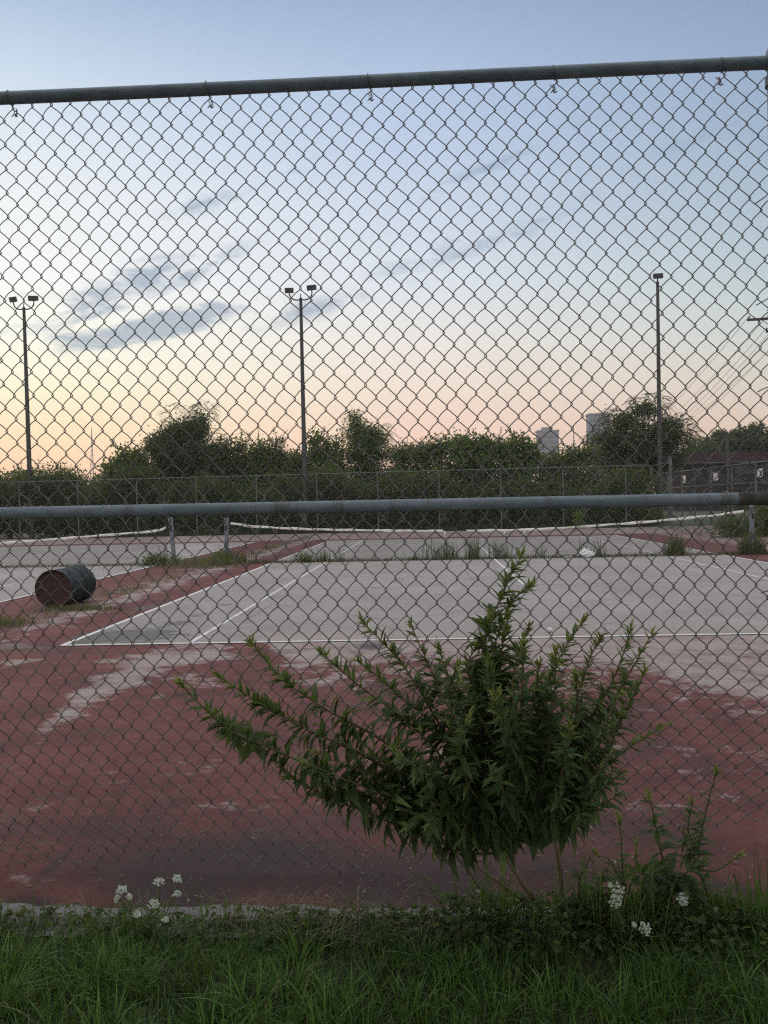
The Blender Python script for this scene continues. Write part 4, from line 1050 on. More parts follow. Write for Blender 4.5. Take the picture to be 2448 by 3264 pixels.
# ------------------------------------------------------------------ utility poles and wires
wood_m = simple('pole_wood', (0.05, 0.042, 0.035), (0.10, 0.085, 0.07), 4, .95)
def upole(label, base, H, armdir, arm_half, nins, zarms=(0.4,)):
    root = thing('utility_pole', label, 'utility pole', base, 'utility poles')
    b = np.array(base, float); MB().tube([b, b + [0, 0, H]], [.15, .10], 12).build('pole', wood_m, root, smooth=True)
    ad = unit(np.array([armdir[0], armdir[1], 0])); ends = []
    full = arm_half
    for qa, za in enumerate(zarms):
        arm_half = full if qa == 0 else full * .40
        zc = H - za; c = b + [0, 0, zc]
        nn = np.array([-ad[1], ad[0], 0]); Rm = np.stack([ad, nn, [0, 0, 1]], 1)
        arm = MB().box(c + nn * .13, (arm_half, .05, .06), Rm).build('crossarm', wood_m, root)
        br = MB()
        for s in (-1, 1): br.tube([c + nn * .19 + ad * s * arm_half * .55, c + nn * .19 + [0, 0, -.65]], .018, 5)
        br.build('brace', pole_m, root)
        for s in np.linspace(-1, 1, nins):
            q = c + nn * .13 + ad * s * arm_half * .93
            MB().tube([q + [0, 0, .06], q + [0, 0, .12], q + [0, 0, .15], q + [0, 0, .2]], [.02, .045, .05, .02], 8).build('insulator', galv_far, arm, smooth=True)
            ends.append(q + [0, 0, .19])
    return ends
tip = EYE + ray(2386, 1018) / ray(2386, 1018)[1] * 45
HN = tip[2] + .25
dirw = unit(np.array([math.sin(R_(12.4) - yaw), math.cos(R_(12.4) - yaw), 0])); arm_d = np.array([dirw[1], -dirw[0], 0])
nearb = tip + arm_d * 1.45; nearb[2] = 0
e1 = upole('utility pole cut off by the right edge, only its crossarm end showing', nearb, HN, arm_d, 1.5, 4, (0.25, 0.9))
farb = nearb + dirw * 100
e2 = upole('far utility pole hidden behind the feathery tree carrying the same wires', farb, HN, arm_d, 1.5, 4, (0.25, 0.9))
wire_dark = simple('power_cable', (0.06, 0.055, 0.055), (0.1, 0.09, 0.09), 1, .8)
for i in range(0, 8):
    if i in (2, 6): continue
    a, b = e1[i], e2[i]; t_ = np.linspace(0, 1, 30)[:, None]
    pts = a + (b - a) * t_; pts[:, 2] -= 4 * (1.0 + .15 * i) * t_[:, 0] * (1 - t_[:, 0])
    lab = ['topmost thin power line running down behind the feathery tree', 'second thin power line from the crossarm, just below the topmost', '', 'fourth thin power line on the upper crossarm', 'upper of the lower set of thin power lines', 'middle one of the lower set of power lines', '', 'lowest of the thin power lines at the right edge'][i]
    tag(MB().tube(pts, .012, 5).build('power_line', wire_dark), lab, 'power line', 'power lines at the right')
thin = EYE + ray(2318, 1378) / ray(2318, 1378)[1] * 80
upole('thin weathered utility pole standing behind the side fence', (thin[0], thin[1], 0), thin[2], (1, .2), .8, 3, (1.9,))

# ------------------------------------------------------------------ near plants
def stem_plant(root, stems, leaf_fn, m_leaf, m_stem, buds=None, r0=.006):
    st = MB(); lf = MB(); bds = []
    for S in stems:
        pts = np.array(S['p']); C = catmull(pts, 12)
        seg = np.linalg.norm(np.diff(C, axis=0), axis=1); cum = np.concatenate([[0], np.cumsum(seg)]); Lt = cum[-1]
        C = np.stack([np.interp(np.linspace(0, Lt, 60), cum, C[:, k]) for k in range(3)], 1)
        C += np.cumsum(rng.normal(0, .0006, C.shape), 0)
        rr = np.interp(np.linspace(0, 1, 60), [0, 1], [S.get('r', r0), .0018])
        st.tube(C, rr, 6, tint=np.repeat(np.linspace(1, .3, 60), 6)) if False else st.tube(C, rr, 6, tint=rng.uniform(.3, .9))
        leaf_fn(lf, C, Lt, S)
        if S.get('bud', True):
            tip = C[-1]; tg = unit(C[-1] - C[-4]); nbd = S.get('nbud', 12)
            d = unit(tg * 1.0 + rng.normal(0, .55, (nbd, 3)) + [0, 0, .25]); Lb = rng.uniform(.016, .042, nbd) * S.get('bs', 1)
            base = tip - tg * rng.uniform(-.004, .028, nbd)[:, None]
            bd = MB(); leaf(bd, base, d, rdir(nbd, .5), Lb, Lb * rng.uniform(.16, .30, nbd), rng.normal(.1, .25, nbd), np.clip(rng.normal(.45, .3, nbd), 0, 1)); bds.append(bd)
    st.build('stem', m_stem, root, smooth=True); lf.build('foliage', m_leaf, root, smooth=True)
    for bd in bds: bd.build('flower_bud', leaf_bud, root, smooth=True)
SCL = 2448 / 1659
def prim_leaves(lf, C, Lt, S):
    s0 = S.get('s0', .12)
    n = int(Lt * (1 - s0) / S.get('sp', .0041)); t = np.sort(rng.uniform(s0, 1, n))
    idx = t * 59; i = np.clip(idx.astype(int), 0, 58); fr = (idx - i)[:, None]
    base = C[i] * (1 - fr) + C[i + 1] * fr; tg = unit(C[i + 1] - C[i])
    ph = rng.uniform(0, 2 * math.pi, n)
    a = unit(np.cross(tg, [0.1, 1, 0.05])); b = np.cross(tg, a)
    out = a * np.cos(ph)[:, None] + b * np.sin(ph)[:, None]
    up = np.interp(t, [0, .55, .85, 1], [.15, .35, .9, 1.3])[:, None]
    d = unit(out + tg * up + rng.normal(0, .18, (n, 3)))
    dist = (1 - t) * Lt
    L = np.interp(dist, [0, .05, .2, .45, .8], [.020, .036, .055, .076, .095]) * rng.uniform(.55, 1.4, n) * S.get('ls', 1)
    W = L * np.interp(dist, [0, .2, .6], [.24, .27, .32]) * rng.uniform(.8, 1.15, n)
    nrm = unit(tg * 1.0 + np.array([0, 0, .8]) + rng.normal(0, .3, (n, 3)))
    dr = np.interp(dist, [0, .15, .5], [.05, .3, .62]) * rng.uniform(.3, 1.4, n)
    ti = np.clip(np.interp(dist, [0, .05, .25, .7], [.95, .75, .52, .34]) + rng.normal(0, .14, n), 0, 1); ti[rng.random(n) < .03] = 1.0
    leaf(lf, base, d, nrm, L, W, dr, ti)
def S_(pts, y0, y1, **kw):
    n = len(pts); P = []
    for k, (u, v) in enumerate(pts):
        f = k / (n - 1); P.append(at(u * SCL, v * SCL, y0 + (y1 - y0) * f))
    P[0][2] = max(P[0][2], 0) if pts[0][1] > 1900 else P[0][2]
    d = dict(p=P); d.update(kw); return d
def bush():
    B0, B1, B2 = (1062, 1950), (1165, 1962), (1213, 1955)
    c = at(1180 * SCL, 1957 * SCL, 2.93)
    root = thing('evening_primrose', 'large bushy evening primrose with arching leafy stems in front of the fence', 'plant', (c[0], c[1], 0))
    st = []
    def A(p, y1, **k):
        p = list(p)
        if p[0] == B1: p[0] = (1090 + rng.uniform(-14, 10), 1850 + rng.uniform(-14, 8))
        elif p[0] == B2: p[0] = (1194 + rng.uniform(-8, 8), 1765 + rng.uniform(-20, 20))
        k['s0'] = k.get('s0', .2) * .45
        st.append(S_(p, 2.88, y1, **k))
    for p_, r_ in (([B1, (1130, 1915), (1092, 1855), (1060, 1800)], .011), ([B2, (1208, 1880), (1196, 1790), (1185, 1700)], .010), ([(1150, 1962), (1075, 1905), (1000, 1850), (930, 1790)], .007), ([(1062, 1950), (1010, 1890), (960, 1830)], .005)):
        st.append(S_(p_, 2.94, 2.86, s0=.93, r=r_, bud=False, sp=.05))
    A([B1, (1080, 1840), (960, 1775), (800, 1722), (640, 1640), (500, 1580), (440, 1530), (388, 1475)], 2.55, s0=.3, r=.009)
    A([B1, (1020, 1800), (820, 1650), (660, 1572), (550, 1512), (472, 1460)], 2.7, s0=.3, r=.008)
    A([B1, (1020, 1780), (850, 1620), (700, 1530), (610, 1468), (540, 1385)], 2.8, s0=.3, r=.008)
    A([B1, (1050, 1760), (900, 1580), (790, 1495), (685, 1410)], 2.62, s0=.3)
    A([B1, (1060, 1740), (950, 1560), (870, 1430), (785, 1338)], 2.8, s0=.28)
    A([B1, (1060, 1760), (950, 1580), (850, 1490), (768, 1425)], 2.72, s0=.3)
    A([B1, (1080, 1740), (985, 1560), (925, 1440), (885, 1348)], 2.85, s0=.28)
    A([B1, (1085, 1720), (1005, 1540), (960, 1450), (938, 1395)], 2.6, s0=.28)
    A([B2, (1150, 1750), (1065, 1560), (1045, 1410), (1088, 1290), (1137, 1195)], 2.78, s0=.22, r=.009, ls=1.2)
    A([B2, (1150, 1750), (1070, 1560), (1060, 1440), (1100, 1310), (1147, 1266)], 2.8, s0=.3)
    A([B2, (1150, 1700), (1110, 1530), (1120, 1430), (1150, 1352)], 2.7, s0=.28)
    A([B2, (1140, 1700), (1080, 1530), (1050, 1420), (1062, 1330)], 2.74, s0=.28, ls=1.35)
    A([B2, (1140, 1700), (1090, 1530), (1085, 1420), (1100, 1330)], 2.72, s0=.28, ls=1.3)
    A([B2, (1140, 1700), (1050, 1540), (1010, 1450), (1030, 1395)], 2.76, s0=.28, ls=1.25)
    A([B1, (1060, 1720), (990, 1580), (970, 1490), (985, 1440)], 2.66, s0=.28, ls=1.2)
    A([B2, (1180, 1720), (1170, 1600), (1160, 1500), (1165, 1440)], 2.62, s0=.28, ls=1.2)
    A([B2, (1190, 1720), (1230, 1620), (1240, 1530), (1235, 1460)], 2.66, s0=.28, ls=1.2)
    A([B2, (1160, 1700), (1130, 1560), (1130, 1470), (1135, 1385)], 2.55, s0=.28)
    A([B2, (1180, 1700), (1170, 1550), (1200, 1440), (1265, 1340)], 2.8, s0=.28)
    A([B2, (1180, 1720), (1180, 1600), (1180, 1500), (1205, 1405)], 2.6, s0=.28)
    A([B2, (1190, 1720), (1225, 1570), (1262, 1450), (1298, 1375)], 2.82, s0=.28)
    A([B2, (1195, 1740), (1250, 1590), (1320, 1470), (1362, 1355)], 2.8, s0=.28, r=.008)
    A([B2, (1195, 1740), (1265, 1610), (1350, 1470), (1412, 1368)], 2.7, s0=.3, r=.008)
    A([B2, (1195, 1750), (1250, 1650), (1335, 1570), (1392, 1455)], 2.66, s0=.3)
    A([B2, (1200, 1760), (1270, 1690), (1350, 1620), (1430, 1568)], 2.8, s0=.35, sp=.009)
    A([B2, (1198, 1750), (1240, 1660), (1300, 1590), (1340, 1500)], 2.55, s0=.28)
    A([B2, (1190, 1760), (1150, 1680), (1100, 1580), (1080, 1500)], 2.5, s0=.28)
    A([B1, (1060, 1790), (960, 1700), (900, 1660), (852, 1617)], 2.5, s0=.3)
    A([B1, (1080, 1780), (1020, 1700), (1000, 1620), (1020, 1548)], 2.5, s0=.28)
    A([B2, (1195, 1760), (1210, 1690), (1225, 1630), (1232, 1568)], 2.48, s0=.28)
    A([B1, (1010, 1840), (880, 1790), (760, 1745), (660, 1700), (590, 1640)], 2.66, s0=.35, ls=1.0, bud=False)
    A([(560, 1610), (520, 1585), (490, 1560), (466, 1532)], 2.55, s0=.1)
    for _ in range(26):        # inner branches filling the body
        tx = np.clip(rng.normal(1080, 170), 640, 1350); ty = np.interp(tx, [600, 700, 800, 900, 1060, 1150, 1300, 1370], [1545, 1490, 1450, 1425, 1400, 1400, 1440, 1500]) + 250 * rng.random() ** 1.2
        f = rng.uniform(.3, .6); bx = B1[0] + (tx - B1[0]) * f * .5; by = 1800 - rng.uniform(0, 60)
        st.append(S_([(bx, by), ((bx + tx) / 2 + rng.uniform(-20, 20), (by + ty) / 2 + 25), (tx, ty)], 2.85, rng.uniform(2.45, 2.9), s0=0, r=.004, sp=.0055, bud=rng.random() < .35, nbud=7, ls=1.0))
    for _ in range(9):        # mass along the lower left edge
        q = rng.random(); tx = 610 + 330 * q + rng.uniform(-10, 50); ty = 1625 + 170 * q - rng.uniform(0, 75)
        st.append(S_([(1060, 1810), (tx * .5 + 530, ty * .5 + 890 + rng.uniform(-15, 15)), (tx, ty)], 2.86, rng.uniform(2.5, 2.85), s0=.15, r=.004, sp=.006, bud=rng.random() < .2, nbud=7, ls=1.15))
    for _ in range(15):        # low drooping leafy shoots
        tx = rng.uniform(820, 1290); bx = 1100 + (tx - 1100) * .55
        st.append(S_([(bx, 1770), ((bx + tx) / 2, 1760), (tx, rng.uniform(1700, 1790) + 70 * rng.random() * (tx < 1080))], 2.86, rng.uniform(2.5, 2.85), s0=0, r=.003, sp=.011, bud=False, ls=rng.uniform(.8, 1.5)))
    stem_plant(root, st, prim_leaves, leaf_prim, stem_brown)
bush()

def simple_plant(name, label, cat, stems, base_px, leafL, wide, mleaf=None, mstem=None, group=None, sp=.012, tintb=.4, buds=True):
    b = ground(base_px[0] * SCL, base_px[1] * SCL); root = thing(name, label, cat, (b[0], b[1], 0), group)
    def lfn(lf, C, Lt, S):
        n = max(4, int(Lt / S.get('sp', sp))); t = np.sort(rng.uniform(.08, .98, n)); i = np.clip((t * 59).astype(int), 0, 58)
        base = C[i]; tg = unit(C[i + 1] - C[i]); ph = rng.uniform(0, 2 * math.pi, n)
        a = unit(np.cross(tg, [0.1, 1, 0.05])); bb = np.cross(tg, a)
        out = a * np.cos(ph)[:, None] + bb * np.sin(ph)[:, None] * .6
        d = unit(out + tg * .45 + rng.normal(0, .15, (n, 3)))
        L = np.interp(t, [0, .5, 1], [leafL, leafL * .7, leafL * .25]) * rng.uniform(.7, 1.25, n) * S.get('ls', 1)
        leaf(lf, base, d, unit(tg + [0, 0, .7]), L, L * wide * rng.uniform(.8, 1.2, n), rng.uniform(.1, .7, n), np.clip(tintb + .3 * t + rng.normal(0, .1, n), 0, 1))
    stem_plant(root, stems, lfn, mleaf or leaf_prim, mstem or stem_m, r0=.004)
    return root
def near(p, Y0, Y1, **k): return S_(p, Y0, Y1, **k)
simple_plant('prickly_weed', 'upright dark weed with broad jagged leaves right of the bush', 'plant', [near([(1452, 1962), (1440, 1900), (1425, 1820), (1405, 1715)], 2.93, 2.85, r=.006, nbud=14), near([(1445, 1940), (1475, 1890), (1520, 1860)], 2.9, 2.8, bud=False, ls=1.3), near([(1445, 1930), (1400, 1890), (1350, 1900)], 2.9, 2.8, bud=False, ls=1.1)], (1452, 1962), .115, .36, sp=.011, tintb=.25)
simple_plant('young_primrose', 'slender leafy stem near the right edge with pale bud tips', 'plant', [near([(1530, 1940), (1505, 1860), (1520, 1760), (1548, 1672)], 2.93, 2.86), near([(1512, 1850), (1490, 1790), (1500, 1740), (1498, 1728)], 2.9, 2.86), near([(1510, 1880), (1545, 1880), (1596, 1848)], 2.92, 2.85, sp=.03), near([(1505, 1860), (1480, 1830), (1470, 1790)], 2.9, 2.85, bud=False)], (1530, 1940), .07, .30, sp=.009)
simple_plant('small_weed', 'small brownish green weed between the bush and the prickly weed', 'plant', [near([(1352, 1930), (1345, 1860), (1338, 1770)], 2.94, 2.9, nbud=16, bs=1.2), near([(1352, 1920), (1325, 1860), (1290, 1842)], 2.92, 2.9, sp=.02), near([(1355, 1930), (1372, 1880), (1375, 1830)], 2.92, 2.9)], (1352, 1930), .05, .32, sp=.012)
simple_plant('low_weed', 'short leafy weed at the foot of the bush, left of its stems', 'plant', [near([(965, 1975), (985, 1930), (975, 1880)], 2.93, 2.9, bud=False), near([(965, 1975), (940, 1930), (905, 1885)], 2.93, 2.88, bud=False), near([(970, 1975), (1000, 1950), (1040, 1900)], 2.93, 2.9, bud=False)], (965, 1975), .05, .3, sp=.012, tintb=.45)
simple_plant('low_weed', 'dense low leafy weed just right of the woody bush stems', 'plant', [near([(1270, 1985), (1250, 1920), (1275, 1850)], 2.9, 2.86, bud=False), near([(1290, 1985), (1330, 1930), (1350, 1900)], 2.9, 2.85, bud=False), near([(1260, 1985), (1225, 1950), (1200, 1960)], 2.9, 2.8, bud=False), near([(1300, 1990), (1390, 1950), (1400, 1910)], 2.9, 2.85, bud=False), near([(1280, 1990), (1300, 1900), (1320, 1860)], 2.9, 2.85, bud=False)], (1275, 1985), .075, .34, sp=.009, tintb=.25)
simple_plant('low_weed', 'thin trailing weed at the right edge by the dark patch', 'plant', [near([(1600, 1985), (1590, 1930), (1580, 1890)], 2.93, 2.9, bud=False), near([(1600, 1985), (1630, 1950), (1640, 1935)], 2.93, 2.9, bud=False)], (1600, 1985), .04, .3, sp=.02, tintb=.45)
# bare woody lower stems of the bush (it leans, stems splay)
# wild carrot
def umbel(root, c, rad, tilt, nrm0):
    n = 19; V = MB(); n_ = unit(np.array(nrm0)); a = unit(np.cross(n_, [0.3, 1, .1])); b = np.cross(n_, a)
    ctr = []
    for i in range(n):
        r = rad * math.sqrt((i + .5) / n); t = i * 2.39996
        ctr.append(c + a * r * math.cos(t) + b * r * math.sin(t) - n_ * (r / rad) ** 2 * rad * .18)
    ctr = np.array(ctr) + rng.normal(0, rad * .07, (19, 3)); m = 13
    P = np.repeat(ctr, m, 0) + rng.normal(0, rad * .075, (n * m, 3)); N = len(P)
    d = rdir(N); L = rng.uniform(.003, .0054, N) * (rad / .022) ** .5
    rhomb(V, P, d, n_ + rng.normal(0, .25, (N, 3)), L, L * .95, rng.uniform(0, 1, N))
    h = V.build('flower_head', white_petal, root)
    s = MB(); hub = c - n_ * rad * .9
    for q in ctr[::1]: s.tube([hub, q], .0005, 3, cap=False)
    s.build('flower_rays', stem_m, root)
    return hub
def carrot(label, base, heads, Y, group='white wild carrot flowers'):
    b = at(base[0] * SCL, base[1] * SCL, Y); b[2] = 0
    root = thing('wild_carrot', label, 'flower', b, group)
    st = MB(); lf = MB()
    for (u, v, r, dy, nrm) in heads:
        c = at(u * SCL, v * SCL, Y + dy); hub = umbel(root, c, r, 0, nrm)
        s0 = b + [rng.normal(0, .02), rng.normal(0, .01), 0]
        C = catmull([s0, (s0 + hub) / 2 + rng.normal(0, .012, 3), hub], 10); st.tube(C, .0016, 5, tint=.6)
        n = 26; i = rng.integers(2, len(C) - 3, n); d = rdir(n, .3); L = rng.uniform(.012, .04, n)
        leaf(lf, C[i], d, rdir(n, 1), L, L * .14, rng.uniform(0, .4, n), rng.uniform(.5, .95, n))
    st.build('stem', stem_m, root, smooth=True); lf.build('leaves', leaf_prim, root)
carrot('clump of wild carrot with many small white flower heads at the lower left', (310, 2010),
       [(262, 1921, .019, 0, (0, -.35, 1)), (252, 1940, .014, 0, (-.7, -.7, .6)), (343, 1903, .019, .02, (0, -.25, 1)), (332, 1952, .018, 0, (.1, -.45, 1)), (383, 1897, .015, .03, (.2, -.5, 1)), (382, 1930, .014, .02, (0, -.35, 1)), (296, 1975, .013, -.03, (0, -.4, 1)), (358, 1985, .011, -.04, (.3, -.4, 1)), (280, 1937, .010, .02, (.5, -.5, .7))], 2.80)
carrot('wild carrot with two bright stacked white flower heads right of the bush stems', (1350, 2010), [(1336, 1925, .021, 0, (.1, -1, .3)), (1330, 1948, .019, -.02, (-.1, -1, .3)), (1318, 1912, .008, 0, (0, -.8, .6))], 2.74)
carrot('wild carrot with a single white flower head nearest the right edge', (1490, 2010), [(1477, 1944, .020, 0, (.3, -1, .3)), (1474, 1941, .006, 0, (0, -1, .4))], 2.78)
carrot('dim wild carrot flower low in the grass at the right', (1400, 2030), [(1394, 2006, .017, 0, (0, -.9, .5)), (1370, 1998, .007, 0, (0, -1, .5))], 2.66)

# ------------------------------------------------------------------ grass and other uncountable growth
def ribbons(mb, base, ang, L, W, lean, tint, k=5):
    N = len(base); h = np.stack([np.cos(ang), np.sin(ang), np.zeros(N)], 1); side = np.stack([-np.sin(ang), np.cos(ang), np.zeros(N)], 1)
    tw = rng.uniform(-1, 1, N)[:, None]; side = unit(side + h * tw)
    rows = []
    for j in range(k + 1):
        t = j / k; c = base + np.array([0, 0, 1]) * (L * (t - .38 * lean * t ** 2.4))[:, None] + h * (L * lean * .85 * t ** 2)[:, None]
        w_ = (W * (1 - t ** 2.2) * .5 + .0002)[:, None]; rows += [c - side * w_, c + side * w_]
    v = np.stack(rows, 1); fs = [[2 * i, 2 * i + 1, 2 * i + 3, 2 * i + 2] for i in range(k)]
    f = (np.arange(N)[:, None, None] * (2 * k + 2) + np.array(fs)[None]).reshape(-1, 4)
    mb.add(v.reshape(-1, 3), f, np.repeat(tint, 2 * k + 2))
def lawn():
    mb = MB()
    def clump(N, x0, x1, y0, y1, Lm, Wm, cl=60, spread=.05, tb=.5, leanm=.55):
        cx = rng.uniform(x0, x1, cl); cy = rng.uniform(y0, y1, cl); k = rng.integers(0, cl, N)
        x = cx[k] + rng.normal(0, spread, N); y = cy[k] + rng.normal(0, spread, N)
        cs = rng.uniform(.55, 1.45, cl)[k]; ct = rng.normal(0, .17, cl)[k]
        ang = np.arctan2(y - cy[k], x - cx[k]) + rng.normal(0, .8, N)
        L = Lm * cs * rng.uniform(.45, 1.2, N); L *= np.interp(y, [2.35, 2.6, 2.80, 2.95], [1, .9, .52, .3])
        ok = y < 2.93; x, y, ang, L, ct = x[ok], y[ok], ang[ok], L[ok], ct[ok]; N = len(x)
        ti = np.clip(tb + ct + rng.normal(0, .12, N), 0, .86); dry = rng.random(N) < .035; ti[dry] = rng.uniform(.93, 1, dry.sum())
        ribbons(mb, np.c_[x, y, np.full(N, .0)], ang, L, Wm * rng.uniform(.6, 1.3, N), np.abs(rng.normal(leanm, .28, N)).clip(.05, 1.25), ti)
    clump(52000, -2.6, 2.6, 1.7, 2.95, .09, .0030, 2600, .05, .38, .5)
    clump(11000, -2.6, 2.6, 1.7, 2.93, .115, .0034, 200, .045, .55, .45)
    clump(8000, -2.6, 2.6, 1.7, 2.70, .125, .0055, 200, .035, .60, .7)
    clump(1300, .15, 1.7, 2.8, 2.95, .5, .0035, 60, .03, .45, .25)
    clump(300, -2.2, .2, 2.82, 2.95, .34, .003, 60, .03, .5, .3)
    clump(9000, -2.6, 2.6, 2.5, 2.93, .07, .003, 700, .04, .32)
    clump(9000, -6, -2.4, 1.0, 2.95, .12, .006, 600, .06, .45); clump(9000, 2.4, 6, 1.0, 2.95, .12, .006, 600, .06, .45)
    clump(9000, -3, 3, .3, 1.8, .13, .006, 700, .06, .45)
    return tag(mb.build('grass', grass_m), 'long green grass covering the verge in front of the fence', 'grass', kind='stuff')
lawn()
def clover():
    # broad small leaves and creepers in the shade line of the fence
    mb = MB(); N = 6600; x = rng.uniform(-2.6, 2.6, N); x = np.where(rng.random(N) < .55, rng.normal(.75, .7, N), x); y = 2.97 - np.abs(rng.normal(0, .14, N)) - .02
    z = rng.uniform(.01, .07, N) * np.where(np.abs(x - .9) < .9, 1.5, .8)
    L = rng.uniform(.012, .034, N)
    leaf(mb, np.c_[x, y, z], rdir(N, .1) * [1, 1, .5], rdir(N, 2), L, L * rng.uniform(.4, .8, N), rng.uniform(0, .5, N), np.clip(rng.normal(.35, .2, N), 0, 1), st=(0, .3, .7, 1), wd=(.2, .9, .8, .05))
    return tag(mb.build('ground_cover', leaf_prim), 'tangled small leaved ground cover at the foot of the fence', 'ground cover', kind='stuff')
clover()
def straw():
    mb = MB()
    def st(p, w_=.0026): mb.tube(catmull(p, 5), np.linspace(w_, w_ * .4, 5 * (len(p) - 1) + 1), 4, tint=rng.uniform(.4, 1))
    S2 = lambda u, v, Y: at(u * SCL, v * SCL, Y)
    for seg in [[(575, 2000), (595, 1930), (615, 1885)], [(712, 1915), (770, 1955), (800, 2005)], [(690, 1950), (730, 1960), (760, 1972)], [(775, 1940), (790, 1975), (810, 1990)], [(1075, 1960), (1100, 2010), (1110, 2040)],
                [(1195, 1750), (1200, 1850), (1213, 1955)], [(140, 1965), (155, 1995), (165, 2020)], [(1585, 1930), (1600, 1945), (1640, 1980)], [(1500, 1960), (1560, 1985), (1600, 1992)], [(700, 1935), (760, 1990), (790, 2030)]][:]:
        st([S2(u, v, 2.88) for u, v in seg])
    N = 900; x = rng.uniform(-1.5, 1.6, N); y = rng.uniform(2.72, 2.99, N); z = rng.uniform(0, .03, N)
    wt = np.where(rng.random(N) < .5, rng.normal(-.35, .25, N), x)
    ribbons(mb, np.c_[wt, y, z], rng.uniform(0, 6.28, N), rng.uniform(.03, .14, N), rng.uniform(.001, .0025, N), rng.uniform(.5, 1.4, N), rng.uniform(0, .8, N), 3)
    return tag(mb.build('dry_grass', dry_m), 'dead straw stalks along the concrete strip', 'dry grass', kind='stuff')
straw()
def litter():
    mb = MB(); N = 620
    x = np.concatenate([rng.normal(.45, .45, 380), rng.uniform(-1.6, 1.9, N - 380)]); y = YF + .06 + np.abs(rng.normal(0, .28, N))
    a = rng.uniform(0, 6.28, N); L = rng.uniform(.006, .028, N)
    leaf(mb, np.c_[x, y, np.full(N, .006)], np.c_[np.cos(a), np.sin(a), rng.uniform(0, .3, N)], rdir(N, 2), L, L * rng.uniform(.12, .35, N), rng.uniform(-.4, .6, N), rng.uniform(0, .9, N))
    N = 260; x = rng.uniform(-4, 5, N); y = rng.uniform(3.3, 12, N); a = rng.uniform(0, 6.28, N); L = rng.uniform(.01, .04, N)
    leaf(mb, np.c_[x, y, np.full(N, .012)], np.c_[np.cos(a), np.sin(a), rng.uniform(0, .3, N)], rdir(N, 2), L, L * rng.uniform(.2, .4, N), rng.uniform(-.4, .6, N), rng.uniform(0, .7, N))
    return tag(mb.build('leaf_litter', dry_m), 'scattered dry leaf litter and seed husks on the red court behind the bush', 'leaf litter', kind='stuff')
litter()
# weeds along the nets and between the courts
weed_m = leafmat('weed_leaves', [(0, (0.045, 0.05, 0.022)), (.5, (0.09, 0.095, 0.04)), (1, (0.19, 0.165, 0.09))], .3)
def weeds():
    mb = MB()
    def patch(N, x, y, Lm, W, tb): 
        N = len(x); ribbons(mb, np.c_[x, y, np.zeros(N)], rng.uniform(0, 6.28, N), Lm * rng.uniform(.4, 1.3, N), W * rng.uniform(.6, 1.3, N), np.abs(rng.normal(.25, .25, N)).clip(0, 1), np.clip(rng.normal(tb, .2, N), 0, 1), 3)
    N = 5000; patch(N, rng.uniform(XL - .6, XR + 1.5, N), YN + rng.normal(0, .07, N), .10, .008, .35)
    for px, n, h in [(1085, 30, .4), (1330, 30, .3), (1400, 60, .45), (1425, 50, .5), (1440, 50, .45), (1500, 50, .55), (1515, 60, .7), (1580, 50, .5), (1610, 50, .5), (1370, 25, .6), (1725, 25, .45), (1860, 25, .5), (1910, 40, .5), (2140, 120, .55), (2165, 90, .5), (2380, 200, .6), (2420, 150, .6), (1030, 80, .35), (960, 60, .3)]:
        x = at(px, 1780, YN)[0] + rng.normal(0, .10, n); patch(n, x, YN + rng.normal(0, .08, n), h, .012, .55)
    N = 3000; patch(N, rng.uniform(XR2 - 11, XR2, N), YN + rng.normal(0, .07, N), .08, .008, .3)
    # seam between the courts
    cx = (XL + XR2) / 2
    N = 5200; yy = 9.0 + rng.random(N) ** .8 * 30; ok = (np.sin(yy * 2.3) + .8 * np.sin(yy * .9 + 1) + rng.normal(0, .5, N)) > .1; yy = yy[ok]; N = len(yy); patch(N, cx + .1 + .1 * np.sin(yy * .8) + rng.normal(0, .13, N), yy, .075, .008, .85)
    N = 900; patch(N, rng.normal(XR2 + .9, .5, N), rng.normal(YN - .2, .8, N), .2, .010, .75)
    N = 900; patch(N, rng.normal(pl, .25, N), rng.normal(YN - .1, .5, N), .32, .012, .5)
    N = 700; c = ground(225, 1945); patch(N, c[0] + .1 + rng.normal(0, .3, N), c[1] + .05 + rng.normal(0, .12, N), .07, .008, .6)
    N = 500; c = ground(20, 1990); patch(N, c[0] + rng.normal(0, .22, N), c[1] + rng.normal(0, .18, N), .12, .008, .8)
    N = 5000; patch(N, rng.uniform(XC0 + 6, XR + 3, N), YBACK + .2 + rng.normal(0, .25, N), .3, .015, .1)
    N = 2600; patch(N, rng.uniform(XR + 2.6, XR + 7, N), rng.uniform(20, 41, N), .14, .012, .15)
    return tag(mb.build('weeds', weed_m), 'weeds and grass sprouting along the nets and court seams', 'weeds', kind='stuff')
weeds()
tree('net_weed', 'bushy green weed growing beside the leaning left net post', 'weed', 500, YN - .1, [(500, 1785, 45, 22), (465, 1790, 22, 14), (560, 1790, 30, 12)], m=leaf_bg2, leafL=(.03, .07), dens=.06, depth=.25, group='weeds along the nets', limbs=False, trunk_r=.01)
tree('net_weed', 'green weed at the foot of the post where the middle net starts', 'weed', 715, YN - .1, [(718, 1782, 22, 16), (705, 1768, 10, 16)], m=leaf_bg2, leafL=(.03, .06), dens=.06, depth=.2, group='weeds along the nets', limbs=False, trunk_r=.01)
tree('net_weed', 'small weed growing through the middle net near its left end', 'weed', 985, YN, [(985, 1785, 16, 12), (975, 1778, 8, 10)], m=leaf_bg2, leafL=(.03, .05), dens=.06, depth=.15, group='weeds along the nets', limbs=False, trunk_r=.008)
